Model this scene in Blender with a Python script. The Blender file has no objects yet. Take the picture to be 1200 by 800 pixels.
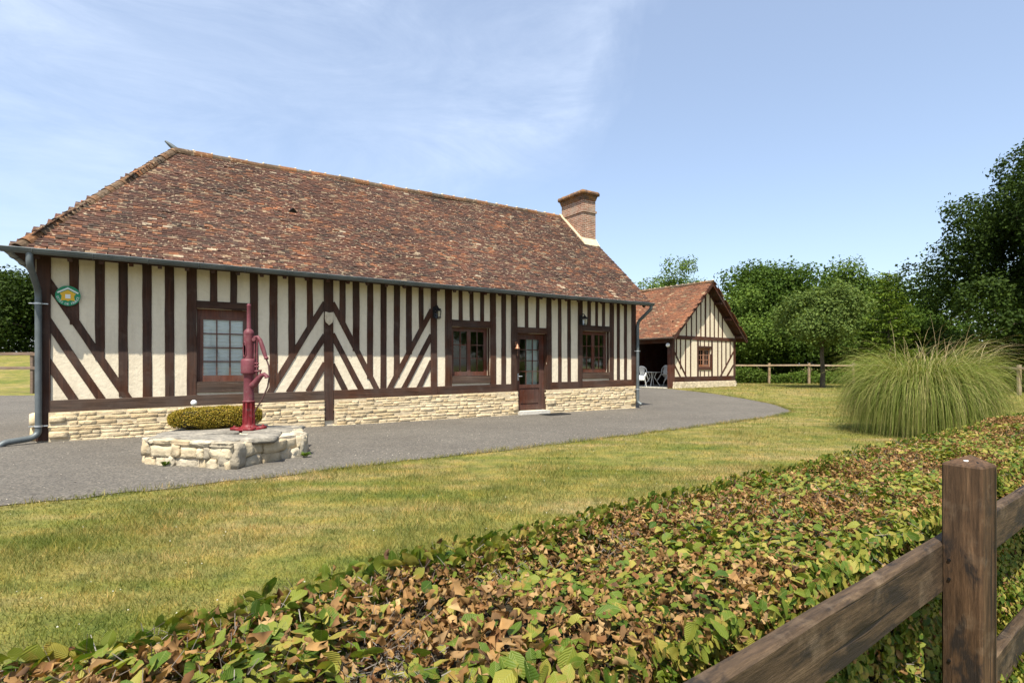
import bpy, bmesh, math, random
import numpy as np
from mathutils import Vector, Matrix, noise as mnoise

R = math.radians
random.seed(7)
rng = np.random.default_rng(11)
scene = bpy.context.scene
col = scene.collection

# ------------------------------------------------------------------ camera, sky, sun, exposure
cam = bpy.data.cameras.new("camera")
cam.sensor_width = 36.0
cam.lens = 36.0 * 650 / 1200
cam.shift_y = 28 / 1200
cam.clip_start, cam.clip_end = 0.05, 3000
cam_o = bpy.data.objects.new("camera", cam); col.objects.link(cam_o)
cam_o.location = (0, 0, 1.35); cam_o.rotation_euler = (R(90), 0, 0)
scene.camera = cam_o

SUN_EL = R(61)
SX, SY = -0.225, -0.974                      # horizontal direction towards the sun
sun_dir = Vector((SX * math.cos(SUN_EL), SY * math.cos(SUN_EL), math.sin(SUN_EL))).normalized()
sl = bpy.data.lights.new("sun", 'SUN'); sl.energy = 4.5; sl.angle = R(0.53); sl.color = (1.0, 0.93, 0.80)
so = bpy.data.objects.new("sun", sl); col.objects.link(so)
so.rotation_euler = sun_dir.to_track_quat('Z', 'Y').to_euler(); so.location = (0, -5, 30)

w = bpy.data.worlds.new("World"); scene.world = w; w.use_nodes = True
nt = w.node_tree; nt.nodes.clear()
def wn(t, **k):
    n = nt.nodes.new(t)
    for a, b in k.items(): setattr(n, a, b)
    return n
sky = wn("ShaderNodeTexSky", sky_type='NISHITA', sun_disc=False)
sky.sun_elevation = SUN_EL; sky.sun_rotation = math.atan2(SX, SY)
sky.air_density = 1.0; sky.dust_density = 1.6; sky.ozone_density = 1.6
bg = wn("ShaderNodeBackground"); bg.inputs[1].default_value = 0.112
out = wn("ShaderNodeOutputWorld")
L = nt.links.new
tc = wn("ShaderNodeTexCoord")
def wmath(op, a, b=None, c=None):
    n = wn("ShaderNodeMath", operation=op)
    for i_, v_ in enumerate((a, b, c)):
        if v_ is None: continue
        if hasattr(v_, 'is_output'): L(v_, n.inputs[i_])
        else: n.inputs[i_].default_value = v_
    return n.outputs[0]
def wramp(f, stops):
    n = wn("ShaderNodeValToRGB"); L(f, n.inputs[0]); cr = n.color_ramp
    while len(cr.elements) > 1: cr.elements.remove(cr.elements[-1])
    cr.elements[0].position = stops[0][0]; cr.elements[0].color = (stops[0][1],) * 3 + (1,)
    for p, c in stops[1:]:
        e = cr.elements.new(p); e.color = (c, c, c, 1)
    return n.outputs[0]
def wnoise(scale, det, rough, rot=(0, 0, 0), sca=(1, 1, 1), loc=(0, 0, 0), dist=0.0):
    mp = wn("ShaderNodeMapping"); mp.inputs['Rotation'].default_value = rot; mp.inputs['Scale'].default_value = sca; mp.inputs['Location'].default_value = loc
    L(tc.outputs['Generated'], mp.inputs[0]); n = wn("ShaderNodeTexNoise"); L(mp.outputs[0], n.inputs['Vector'])
    n.inputs['Scale'].default_value = scale; n.inputs['Detail'].default_value = det; n.inputs['Roughness'].default_value = rough; n.inputs['Distortion'].default_value = dist
    return n.outputs[0]
# thin cirrus: a sheet that ends in a ragged diagonal edge, wispy and thicker to the west
dotn = wn("ShaderNodeVectorMath", operation='DOT_PRODUCT'); nrm = wn("ShaderNodeVectorMath", operation='NORMALIZE')
L(tc.outputs['Generated'], nrm.inputs[0]); L(nrm.outputs[0], dotn.inputs[0]); dotn.inputs[1].default_value = (-.693, -.20, .693)
n_edge = wnoise(3.2, 8, .6, dist=.4); n_wisp = wnoise(2.6, 10, .68, (0, .75, .2), (1.0, 1.0, 4.2), (.3, .1, .6), .8); n_big = wnoise(1.6, 4, .5, loc=(2.2, .4, 1.1))
dd = wmath('ADD', dotn.outputs['Value'], wmath('MULTIPLY', wmath('SUBTRACT', n_edge, .5), .55))
band = wramp(dd, [(0.0, .0), (.05, .12), (.12, .40), (.18, .30), (.28, .20), (.45, .50), (.75, .85)])
wisp = wramp(n_wisp, [(.34, .15), (.66, 1.0)])
big = wramp(n_big, [(.35, .45), (.65, 1.0)])
fac = wmath('MULTIPLY_ADD', wmath('MULTIPLY', wmath('MULTIPLY', band, wisp), big),   .78, .20)
mix = wn("ShaderNodeMix", data_type='RGBA'); mix.inputs['B'].default_value = (4.7, 5.3, 6.3, 1)
L(sky.outputs[0], mix.inputs['A']); L(fac, mix.inputs['Factor'])
L(mix.outputs['Result'], bg.inputs[0]); L(bg.outputs[0], out.inputs[0])

scene.view_settings.view_transform = 'Standard'; scene.view_settings.look = 'None'
scene.view_settings.gamma = 1.0; scene.view_settings.exposure = 0.98
scene.cycles.max_bounces = 6; scene.cycles.transparent_max_bounces = 8
scene.cycles.use_denoising = True

# ------------------------------------------------------------------ materials
class NB:
    """small node helper"""
    def __init__(s, name):
        s.m = bpy.data.materials.new(name); s.m.use_nodes = True
        s.t = s.m.node_tree; s.b = s.t.nodes['Principled BSDF']; s.o = s.t.nodes['Material Output']
        s.b.inputs['Specular IOR Level'].default_value = 0.3
    def n(s, t, ins=None, **k):
        nd = s.t.nodes.new(t)
        for a, b in k.items(): setattr(nd, a, b)
        for a, b in (ins or {}).items():
            if hasattr(b, 'is_output'): s.t.links.new(b, nd.inputs[a])
            else: nd.inputs[a].default_value = b
        return nd
    def l(s, a, b): s.t.links.new(a, b)
    def coord(s, kind='Object', scale=(1, 1, 1), rot=(0, 0, 0)):
        tc = s.n("ShaderNodeTexCoord")
        return s.n("ShaderNodeMapping", {0: tc.outputs[kind], 'Scale': scale, 'Rotation': rot}).outputs[0]
    def noise(s, vec, scale, detail=4, rough=0.55, dist=0.0):
        return s.n("ShaderNodeTexNoise", {'Vector': vec, 'Scale': scale, 'Detail': detail, 'Roughness': rough, 'Distortion': dist}).outputs[0]
    def ramp(s, f, stops, interp='LINEAR'):
        nd = s.n("ShaderNodeValToRGB", {0: f}); cr = nd.color_ramp; cr.interpolation = interp
        while len(cr.elements) > 1: cr.elements.remove(cr.elements[-1])
        cr.elements[0].position = stops[0][0]; cr.elements[0].color = (*stops[0][1], 1)
        for p, c in stops[1:]:
            e = cr.elements.new(p); e.color = (*c, 1)
        return nd.outputs[0]
    def mix(s, f, a, b, mode='MIX'):
        nd = s.n("ShaderNodeMix", data_type='RGBA', blend_type=mode)
        for k, v in (('Factor', f), ('A', a), ('B', b)):
            if hasattr(v, 'is_output'): s.l(v, nd.inputs[k])
            else: nd.inputs[k].default_value = (*v, 1) if isinstance(v, tuple) else v
        return nd.outputs['Result']
    def math(s, op, a, b=None, c=None):
        nd = s.n("ShaderNodeMath", operation=op)
        for i, v in enumerate((a, b, c)):
            if v is None: continue
            if hasattr(v, 'is_output'): s.l(v, nd.inputs[i])
            else: nd.inputs[i].default_value = v
        return nd.outputs[0]
    def bump(s, h, strength=0.3, dist=0.02):
        nd = s.n("ShaderNodeBump", {'Height': h, 'Strength': strength, 'Distance': dist})
        s.l(nd.outputs[0], s.b.inputs['Normal']); return nd
    def rand(s): return s.n("ShaderNodeNewGeometry").outputs['Random Per Island']
    def done(s, color=None, rough=0.8, metal=0.0):
        if color is not None:
            if hasattr(color, 'is_output'): s.l(color, s.b.inputs['Base Color'])
            else: s.b.inputs['Base Color'].default_value = (*color, 1)
        if hasattr(rough, 'is_output'): s.l(rough, s.b.inputs['Roughness'])
        else: s.b.inputs['Roughness'].default_value = rough
        s.b.inputs['Metallic'].default_value = metal
        return s.m

def sc(c, k): return tuple(x * k for x in c)

def mat_wood(name, base, grain_axis='z', light=1.5, rough=0.75, scale=1.0, bump=0.35):
    b = NB(name)
    s = {'x': (1.2, 22, 22), 'y': (22, 1.2, 22), 'z': (22, 22, 1.2)}[grain_axis]
    v = b.coord('Object', tuple(q * scale for q in s))
    g = b.noise(v, 1.0, 6, 0.6, 0.6)
    v2 = b.coord('Object'); big = b.noise(v2, 1.7, 4)
    c = b.ramp(g, [(0.3, sc(base, 0.55)), (0.5, base), (0.72, sc(base, light))])
    c = b.mix(b.ramp(big, [(0.35, (0, 0, 0)), (0.7, (1, 1, 1))]), c, b.mix(0.5, c, sc((1, .9, .85), base[0] * 1.3)))
    isl = b.n("ShaderNodeObjectInfo").outputs['Random']
    b.b.inputs["Specular IOR Level"].default_value = .15
    c = b.mix(1.0, c, b.ramp(isl, [(0, (.8, .78, .76)), (1, (1.15, 1.1, 1.05))]), 'MULTIPLY')
    ck = b.noise(b.coord('Object', {'x': (.8, 55, 55), 'y': (55, .8, 55), 'z': (55, 55, .8)}[grain_axis]), 1.0, 2, .5)
    crack = b.ramp(ck, [(.66, (0, 0, 0)), (.69, (1, 1, 1))])
    c = b.mix(b.math('MULTIPLY', crack, .8), c, (.010, .006, .004))
    c = b.mix(b.ramp(b.noise(v2, 4.5, 6, .65), [(.55, (0, 0, 0)), (.72, (.38, .38, .38))]), c, (.115, .085, .065))
    b.bump(b.math('ADD', g, b.math('MULTIPLY', crack, -1.0)), bump, 0.01)
    return b.done(c, rough)

def mat_foliage(name, cols, trans=0.35, rough=0.55, spec=0.25, pos_var=0.0):
    b = NB(name)
    r = b.rand()
    n = len(cols)
    c = b.ramp(r, [(i / max(1, n - 1), cols[i]) for i in range(n)])
    if pos_var:
        v = b.coord('Object'); nz_ = b.noise(v, pos_var, 3)
        c = b.mix(1.0, c, b.ramp(nz_, [(0.3, (.62, .62, .62)), (0.7, (1.35, 1.3, 1.2))]), 'MULTIPLY')
    b.l(c, b.b.inputs['Base Color']); b.b.inputs['Roughness'].default_value = rough
    b.b.inputs['Specular IOR Level'].default_value = spec
    tr = b.n("ShaderNodeBsdfTranslucent", {0: b.mix(1.0, c, (1.25, 1.2, .55), 'MULTIPLY')})
    ms = b.n("ShaderNodeMixShader", {0: trans, 1: b.b.outputs[0], 2: tr.outputs[0]})
    b.l(ms.outputs[0], b.o.inputs[0]); b.m.cycles.emission_sampling = 'NONE'
    return b.m

def make_plaster():
    b = NB("lime_plaster"); v = b.coord()
    n1 = b.noise(v, 1.1, 5); n2 = b.noise(v, 14, 5); n3 = b.noise(b.coord('Object', (6, 6, .7)), 1.0, 4)
    c = b.ramp(n1, [(0.3, (.64, .56, .42)), (0.7, (.72, .64, .49))])
    c = b.mix(b.ramp(n2, [(.4, (0, 0, 0)), (.75, (.35, .35, .35))]), c, (.54, .47, .35))
    c = b.mix(b.ramp(n3, [(.5, (0, 0, 0)), (.75, (.6, .6, .6))]), c, (.50, .43, .32))
    c = b.mix(b.ramp(b.noise(v, 3.4, 6, .7), [(.56, (0, 0, 0)), (.74, (.45, .45, .45))]), c, (.47, .40, .29))
    b.bump(b.noise(v, 9, 8, .65), 0.45, 0.03)
    return b.done(c, .92)
M = {}
M['plaster'] = make_plaster()
M['timber'] = mat_wood("old_oak_timber", (.054, .023, .013), 'z', 1.6)
M['timber_h'] = mat_wood("old_oak_beam", (.058, .027, .016), 'x', 1.7)
M['timber_grey'] = mat_wood("weathered_oak_beam", (.060, .038, .027), 'x', 1.7)
M['joinery'] = mat_wood("red_brown_joinery", (.11, .032, .016), 'z', 1.5, .45, 1, .15)
M['door'] = mat_wood("red_brown_door", (.085, .026, .014), 'z', 1.5, .4, 1, .15)
M['annex_wood'] = mat_wood("annex_timber", (.066, .022, .012), 'z', 1.4)
M['annex_wood_h'] = mat_wood("annex_beam", (.070, .024, .013), 'x', 1.4)
M['annex_window'] = mat_wood("orange_brown_window_wood", (.24, .085, .028), 'z', 1.3, .5)
M['rail_far'] = mat_wood("pale_fence_wood", (.30, .22, .13), 'x', 1.3)
M['rail_field'] = mat_wood("grey_field_rail", (.17, .12, .085), 'x', 1.3)

def make_stone(name, cols, mort=None):
    b = NB(name); v = b.coord()
    r = b.rand()
    n = len(cols)
    c = b.ramp(r, [(i / (n - 1), cols[i]) for i in range(n)])
    nn = b.noise(v, 6, 6, .62); n2 = b.noise(v, 26, 4, .6)
    c = b.mix(1.0, c, b.ramp(nn, [(.3, (.72, .70, .66)), (.7, (1.18, 1.16, 1.1))]), 'MULTIPLY')
    c = b.mix(b.ramp(b.noise(v, 2.3, 5, .6), [(.6, (0, 0, 0)), (.78, (.5, .5, .5))]), c, (.20, .16, .10))
    b.bump(b.math('ADD', nn, b.math('MULTIPLY', n2, .5)), .8, .03)
    return b.done(c, .9)
M['limestone'] = make_stone("limestone_rubble", [(.52, .41, .25), (.58, .47, .30), (.62, .52, .36), (.54, .44, .29), (.49, .37, .22)])
M['rubble'] = make_stone("grey_rubble", [(.46, .38, .26), (.56, .48, .34), (.34, .30, .23), (.60, .52, .38), (.40, .32, .21), (.48, .43, .34), (.27, .24, .19)])
M['annex_stone'] = make_stone("pale_pebble_stone", [(.62, .55, .43), (.72, .64, .52), (.52, .45, .34), (.66, .58, .46)])
def make_mortar(name, c0, c1):
    b = NB(name); v = b.coord(); n = b.noise(v, 12, 6, .65)
    b.bump(n, .7, .02); return b.done(b.ramp(n, [(.3, c0), (.7, c1)]), .95)
M['mortar'] = make_mortar("lime_mortar", (.48, .38, .24), (.60, .50, .34))
M['mortar_grey'] = make_mortar("old_mortar", (.40, .34, .25), (.60, .52, .39))

def make_tile(name, stops, lichen=.5):
    b = NB(name); v = b.coord()
    r = b.rand()
    c = b.ramp(r, stops, 'CONSTANT')
    n1 = b.noise(v, .8, 4); n2 = b.noise(v, 17, 5, .6); n3 = b.noise(v, 2.4, 4)
    c = b.mix(1.0, c, b.ramp(n1, [(.3, (.66, .60, .55)), (.5, (1.06, .98, .90)), (.72, (1.45, 1.18, .95))]), 'MULTIPLY')
    c = b.mix(b.math('MULTIPLY', b.ramp(b.noise(v, 2.1, 5, .65), [(.5, (0, 0, 0)), (.66, (.6, .6, .6))]), lichen), c, (.040, .030, .024))
    c = b.mix(1.0, c, b.ramp(n2, [(.3, (.7, .7, .7)), (.7, (1.25, 1.2, 1.15))]), 'MULTIPLY')
    f = b.math('MULTIPLY', b.ramp(n2, [(.585, (0, 0, 0)), (.64, (1, 1, 1))]), b.ramp(n3, [(.36, (.15, .15, .15)), (.6, (1, 1, 1))]))
    c = b.mix(b.math('MULTIPLY', f, lichen), c, (.40, .33, .22))
    b.bump(n2, .5, .01)
    return b.done(c, .88)
M['tile'] = make_tile("old_clay_tiles", [(0, (0.054, 0.028, 0.022)), (.17, (0.070, 0.036, 0.026)), (.34, (0.085, 0.041, 0.030)), (.50, (0.063, 0.037, 0.029)), (.62, (0.100, 0.050, 0.033)), (.73, (0.043, 0.031, 0.025)),
                                         (.81, (0.122, 0.059, 0.034)), (.865, (0.108, 0.079, 0.055)), (.90, (0.162, 0.075, 0.040)), (.955, (0.167, 0.133, 0.095)), (.99, (0.287, 0.257, 0.204))], .9)
M['tile_annex'] = make_tile("annex_clay_tiles", [(0, (.135, .062, .036)), (.25, (.165, .076, .044)), (.5, (.115, .058, .037)), (.7, (.19, .09, .05)), (.85, (.145, .09, .056)), (.965, (.26, .20, .13))], .35)
M['ridge'] = make_tile("ridge_clay", [(0, (.13, .08, .045)), (.3, (.105, .075, .048)), (.6, (.165, .085, .04)), (.8, (.10, .08, .058))], .6)

def make_brick():
    b = NB("chimney_brick"); tc = b.coord()
    # wrap coordinates round the stack: use x+y as running length
    sp = b.n("ShaderNodeSeparateXYZ", {0: tc})
    cx = b.n("ShaderNodeCombineXYZ", {0: b.math('ADD', sp.outputs[0], sp.outputs[1]), 1: sp.outputs[2], 2: 0.0})
    br = b.n("ShaderNodeTexBrick", {'Vector': cx.outputs[0], 'Color1': (.27, .115, .07, 1), 'Color2': (.19, .10, .07, 1), 'Mortar': (.44, .37, .29, 1), 'Scale': 1.0,
                                    'Mortar Size': .008, 'Brick Width': .2, 'Row Height': .062, 'Bias': .1})
    n = b.noise(tc, 5, 6, .65); n2 = b.noise(tc, 2.2, 4)
    c = b.mix(1.0, br.outputs[0], b.ramp(n, [(.3, (.6, .6, .6)), (.7, (1.4, 1.35, 1.3))]), 'MULTIPLY')
    c = b.mix(b.ramp(n2, [(.45, (0, 0, 0)), (.7, (.7, .7, .7))]), c, (.34, .28, .22))
    b.bump(b.math('ADD', b.math('MULTIPLY', br.outputs[1], -.6), n), .6, .015)
    return b.done(c, .92)
M['brick'] = make_brick()
def make_cap():
    b = NB("lichen_brick"); v = b.coord(); n = b.noise(v, 7, 5, .6)
    b.bump(n, .8, .03)
    return b.done(b.ramp(n, [(.3, (.09, .062, .045)), (.48, (.16, .095, .06)), (.62, (.26, .13, .05)), (.75, (.19, .16, .09))]), .95)
M['cap'] = make_cap()

def make_zinc():
    b = NB("zinc"); n = b.noise(b.coord(), 3, 4)
    return b.done(b.ramp(n, [(.3, (.085, .10, .105)), (.7, (.145, .165, .17))]), .5, .35)
M['zinc'] = make_zinc()
M['steel'] = NB("bracket_steel").done((.5, .52, .53), .4, .6)

def make_asphalt():
    b = NB("asphalt"); v = b.coord()
    n1 = b.noise(v, .35, 5); n2 = b.noise(v, 70, 4, .7); vo = b.n("ShaderNodeTexVoronoi", {'Vector': v, 'Scale': 55.0}).outputs['Color']
    c = b.ramp(n1, [(.3, (.094, .085, .073)), (.7, (.126, .115, .098))])
    c = b.mix(1.0, c, b.ramp(vo, [(0, (.42, .42, .42)), (.55, (1, 1, 1)), (.9, (1.5, 1.46, 1.4)), (1, (3.0, 2.8, 2.4))]), 'MULTIPLY')
    c = b.mix(b.ramp(b.noise(v, 1.9, 6, .65), [(.5, (0, 0, 0)), (.72, (.5, .5, .5))]), c, (.075, .066, .055))
    b.bump(b.math('ADD', vo, n2), .5, .006)
    return b.done(c, .9)
M['asphalt'] = make_asphalt()

def lawn_color(b, v):
    n1 = b.noise(v, .55, 5, .6); n2 = b.noise(v, 3.2, 5, .65); st = b.noise(b.coord('Object', (.35, 2.2, 1), (0, 0, R(-35))), 1.0, 3)
    c = b.ramp(b.math('ADD', b.math('MULTIPLY', n1, .5), b.math('MULTIPLY', st, .5)), [(.32, (.080, .115, .016)), (.42, (.138, .150, .026)), (.52, (.198, .178, .048)), (.63, (.27, .212, .092))])
    c2 = b.mix(1.0, c, b.ramp(n2, [(.3, (.55, .66, .55)), (.5, (1, 1, 1)), (.7, (1.45, 1.26, 1.15))]), 'MULTIPLY')
    return c2
def make_lawn():
    b = NB("lawn_ground"); v = b.coord(); c = lawn_color(b, v)
    n3 = b.noise(v, 45, 3, .6)
    c = b.mix(1.0, c, b.ramp(n3, [(.3, (.6, .6, .55)), (.7, (1.15, 1.15, 1.1))]), 'MULTIPLY')
    b.bump(n3, .7, .03)
    return b.done(c, .95)
M['lawn'] = make_lawn()
def make_blade():
    b = NB("grass_blade"); v = b.coord(); c = lawn_color(b, v)
    c = b.mix(1.0, c, b.ramp(b.rand(), [(0, (.45, .62, .4)), (.5, (1.0, 1.08, .9)), (.78, (1.35, 1.3, 1.1)), (.9, (2.0, 1.6, 1.8)), (1, (2.3, 1.85, 2.2))]), 'MULTIPLY')
    b.l(c, b.b.inputs['Base Color']); b.b.inputs['Roughness'].default_value = .6
    tr = b.n("ShaderNodeBsdfTranslucent", {0: c})
    ms = b.n("ShaderNodeMixShader", {0: .35, 1: b.b.outputs[0], 2: tr.outputs[0]}); b.l(ms.outputs[0], b.o.inputs[0])
    return b.m
M['blade'] = make_blade()
M['clover'] = NB("clover_flower").done((.46, .45, .36), .8)

def make_glass():
    b = NB("window_glass"); b.b.inputs['Base Color'].default_value = (.004, .005, .005, 1); b.b.inputs['Roughness'].default_value = .04
    b.b.inputs['Specular IOR Level'].default_value = .5
    tr = b.n("ShaderNodeBsdfTransparent", {0: (.93, .95, .94, 1)})
    gl = b.n("ShaderNodeBsdfGlossy", {0: (1, 1, 1, 1), 'Roughness': .03})
    fr = b.n("ShaderNodeFresnel", {0: 1.45})
    ms = b.n("ShaderNodeMixShader", {0: fr.outputs[0], 1: tr.outputs[0], 2: gl.outputs[0]}); b.l(ms.outputs[0], b.o.inputs[0])
    return b.m
M['glass'] = make_glass()
def make_blind():
    b = NB("white_blind"); n = b.n("ShaderNodeTexWave", {'Vector': b.coord(), 'Scale': 4.0, 'Distortion': .4}, bands_direction='Z').outputs[1]
    b.bump(n, .5, .02); return b.done((.80, .82, .82), .8)
M['blind'] = make_blind()
M['curtain'] = NB("sheer_curtain").done((.55, .6, .56), .9)
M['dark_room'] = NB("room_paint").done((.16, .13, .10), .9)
M['iron'] = NB("black_iron").done((.018, .016, .016), .5, .4)
M['white_plastic'] = NB("white_plastic").done((.72, .72, .70), .45)
M['globe'] = NB("opal_globe").done((.82, .82, .80), .3)
M['concrete'] = make_mortar("pale_concrete", (.42, .40, .36), (.58, .55, .48))
M['mat'] = make_mortar("rubber_mat", (.012, .012, .012), (.03, .03, .03))
M['plaque'] = make_mortar("stone_plaque", (.48, .40, .28), (.66, .58, .44))
M['green_enamel'] = NB("green_enamel").done((.012, .22, .10), .35)
M['yellow_enamel'] = NB("yellow_enamel").done((.72, .42, .02), .35)
M['white_enamel'] = NB("white_enamel").done((.74, .76, .74), .35)
M['bell'] = NB("copper_bell").done((.30, .15, .09), .5, .5)
def make_red():
    b = NB("faded_red_paint"); v = b.coord(); n = b.noise(v, 5, 5, .6)
    sp = b.n("ShaderNodeSeparateXYZ", {0: v})
    top = b.ramp(b.math('ADD', sp.outputs[2], b.math('MULTIPLY', b.math('SUBTRACT', n, .5), .06)), [(.42, (0, 0, 0)), (.45, (1, 1, 1))])
    c = b.mix(top, b.ramp(n, [(.3, (.12, .008, .011)), (.7, (.175, .012, .016))]), b.ramp(n, [(.3, (.10, .022, .030)), (.7, (.165, .046, .058))]))
    c = b.mix(b.ramp(b.noise(v, 22, 4, .6), [(.60, (0, 0, 0)), (.68, (1, 1, 1))]), c, (.07, .026, .020))
    c = b.mix(b.ramp(b.noise(v, 11, 5, .65), [(.52, (0, 0, 0)), (.7, (.55, .55, .55))]), c, (.20, .105, .105))
    b.bump(b.noise(v, 60, 3), .2, .004)
    return b.done(c, .55)
M['red'] = make_red()
M['rod'] = NB("rusty_rod").done((.10, .055, .05), .6, .3)

# ------------------------------------------------------------------ mesh helpers
class MB:
    def __init__(s): s.v, s.f, s.mi, s.sm = [], [], [], []
    def add(s, vs, fs, mi=0, smooth=False):
        k = len(s.v); s.v += [tuple(p) for p in vs]
        for f in fs: s.f.append(tuple(i + k for i in f)); s.mi.append(mi); s.sm.append(smooth)
    def box(s, a, b, mi=0):
        (x0, y0, z0), (x1, y1, z1) = a, b
        s.add([(x0, y0, z0), (x1, y0, z0), (x1, y1, z0), (x0, y1, z0), (x0, y0, z1), (x1, y0, z1), (x1, y1, z1), (x0, y1, z1)],
              [(0, 3, 2, 1), (4, 5, 6, 7), (0, 1, 5, 4), (1, 2, 6, 5), (2, 3, 7, 6), (3, 0, 4, 7)], mi)
    def bar(s, p0, p1, wdt, dep, side, mi=0, seg=1, jit=0.0, ch=0.0):
        """beam of section wdt (along side) x dep, from p0 to p1, optionally wobbly, with chamfered arrises"""
        p0, p1 = Vector(p0), Vector(p1); d = (p1 - p0).normalized()
        sd = Vector(side); sd = (sd - d * sd.dot(d)).normalized(); nn = d.cross(sd)
        h, k = wdt / 2, dep / 2
        if ch > 0: prof = [(-h + ch, -k), (h - ch, -k), (h, -k + ch), (h, k - ch), (h - ch, k), (-h + ch, k), (-h, k - ch), (-h, -k + ch)]
        else: prof = [(-h, -k), (h, -k), (h, k), (-h, k)]
        n = len(prof); vs = []
        for i in range(seg + 1):
            c = p0.lerp(p1, i / seg); ja = random.uniform(-jit, jit); jb = random.uniform(-jit, jit); jc = random.uniform(-jit, jit)
            for (a, b_) in prof:
                a2 = a + ja + (jc if a > 0 else -jc) * .7
                vs.append(c + sd * a2 + nn * (b_ + jb * .3))
        fs = []
        for i in range(seg):
            for j in range(n): fs.append((i * n + j, i * n + (j + 1) % n, (i + 1) * n + (j + 1) % n, (i + 1) * n + j))
        fs.append(tuple(reversed(range(n)))); fs.append(tuple(seg * n + j for j in range(n)))
        s.add(vs, fs, mi)
    def tube(s, pts, radii, n=12, mi=0, cap=True, smooth=True):
        pts = [Vector(p) for p in pts]
        if not hasattr(radii, '__len__'): radii = [radii] * len(pts)
        vs = []; up = None
        for i, p in enumerate(pts):
            t = (pts[min(i + 1, len(pts) - 1)] - pts[max(i - 1, 0)]).normalized()
            if up is None:
                up = Vector((0, 0, 1)) if abs(t.z) < .9 else Vector((1, 0, 0))
            a = (up - t * up.dot(t)).normalized(); b = t.cross(a); up = a
            for j in range(n):
                q = 2 * math.pi * j / n; vs.append(p + (a * math.cos(q) + b * math.sin(q)) * radii[i])
        fs = [(i * n + j, i * n + (j + 1) % n, (i + 1) * n + (j + 1) % n, (i + 1) * n + j) for i in range(len(pts) - 1) for j in range(n)]
        s.add(vs, fs, mi, smooth)
        if cap:
            s.add(vs[:n], [tuple(reversed(range(n)))], mi); s.add(vs[-n:], [tuple(range(n))], mi)
    def lathe(s, prof, n=20, c=(0, 0, 0), mi=0, smooth=True):
        vs = []
        for r_, z in prof:
            for j in range(n):
                q = 2 * math.pi * j / n; vs.append((c[0] + r_ * math.cos(q), c[1] + r_ * math.sin(q), c[2] + z))
        fs = [(i * n + j, i * n + (j + 1) % n, (i + 1) * n + (j + 1) % n, (i + 1) * n + j) for i in range(len(prof) - 1) for j in range(n)]
        s.add(vs, fs, mi, smooth)
        s.add(vs[:n], [tuple(reversed(range(n)))], mi); s.add(vs[-n:], [tuple(range(n))], mi)
    def prism(s, poly, lo, hi, axis='y', mi=0):
        n = len(poly)
        f = {'y': lambda a, b, c: (a, c, b), 'z': lambda a, b, c: (a, b, c), 'x': lambda a, b, c: (c, a, b)}[axis]
        vs = [f(a, b, lo) for a, b in poly] + [f(a, b, hi) for a, b in poly]
        fs = [tuple(range(n)), tuple(reversed(range(n, 2 * n)))] + [(i, i + n, (i + 1) % n + n, (i + 1) % n) for i in range(n)]
        s.add(vs, fs, mi)
    def stone(s, c, size, seed=0, mi=0, rough=.12, sub=2, axes=None, soft=.2):
        """rounded irregular block"""
        bm = bmesh.new(); bmesh.ops.create_cube(bm, size=2)
        bmesh.ops.subdivide_edges(bm, edges=bm.edges[:], cuts=sub, use_grid_fill=True)
        rs = random.Random(seed); off = Vector((rs.uniform(-50, 50), rs.uniform(-50, 50), rs.uniform(-50, 50)))
        vs = []
        for v in bm.verts:
            p = v.co.copy(); q = p.copy()
            m = max(abs(p.x), abs(p.y), abs(p.z)); q = p.normalized() * 1.22
            p = p.lerp(q, soft)
            nn = mnoise.noise_vector(p * 1.3 + off)
            p = p + nn * rough * 2
            p = Vector((p.x * size[0] / 2, p.y * size[1] / 2, p.z * size[2] / 2))
            if axes: p = axes @ p
            vs.append(p + Vector(c))
        bm.verts.index_update()
        fs = [tuple(v.index for v in f.verts) for f in bm.faces]
        s.add(vs, fs, mi, True); bm.free()
    def build(s, name, mats, parent=None, fixn=True):
        me = bpy.data.meshes.new(name); me.from_pydata(s.v, [], s.f)
        mats = mats if isinstance(mats, (list, tuple)) else [mats]
        for m in mats: me.materials.append(m)
        me.polygons.foreach_set('material_index', s.mi); me.polygons.foreach_set('use_smooth', s.sm)
        if fixn:
            bm = bmesh.new(); bm.from_mesh(me); bmesh.ops.recalc_face_normals(bm, faces=bm.faces[:]); bm.to_mesh(me); bm.free()
        me.update()
        o = bpy.data.objects.new(name, me); col.objects.link(o)
        if parent: o.parent = parent
        return o

def np_mesh(name, verts, faces_k, k, mats, parent=None, mi=None, uv=None, smooth=False):
    """verts (N,3), faces (F,k) index arrays"""
    me = bpy.data.meshes.new(name)
    F = len(faces_k)
    me.vertices.add(len(verts)); me.vertices.foreach_set('co', np.ascontiguousarray(verts, dtype=np.float32).ravel())
    me.loops.add(F * k); me.loops.foreach_set('vertex_index', np.ascontiguousarray(faces_k, dtype=np.int32).ravel())
    me.polygons.add(F); me.polygons.foreach_set('loop_start', np.arange(0, F * k, k, dtype=np.int32))
    try: me.polygons.foreach_set('loop_total', np.full(F, k, dtype=np.int32))
    except Exception: pass
    for m in (mats if isinstance(mats, (list, tuple)) else [mats]): me.materials.append(m)
    if mi is not None: me.polygons.foreach_set('material_index', np.ascontiguousarray(mi, dtype=np.int32))
    me.polygons.foreach_set('use_smooth', np.full(F, smooth, dtype=bool))
    if uv is not None:
        ul = me.uv_layers.new(name='UVMap'); ul.data.foreach_set('uv', np.ascontiguousarray(uv[faces_k.ravel()], dtype=np.float32).ravel())
    me.update(calc_edges=True); me.validate()
    o = bpy.data.objects.new(name, me); col.objects.link(o)
    if parent: o.parent = parent
    return o

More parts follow.
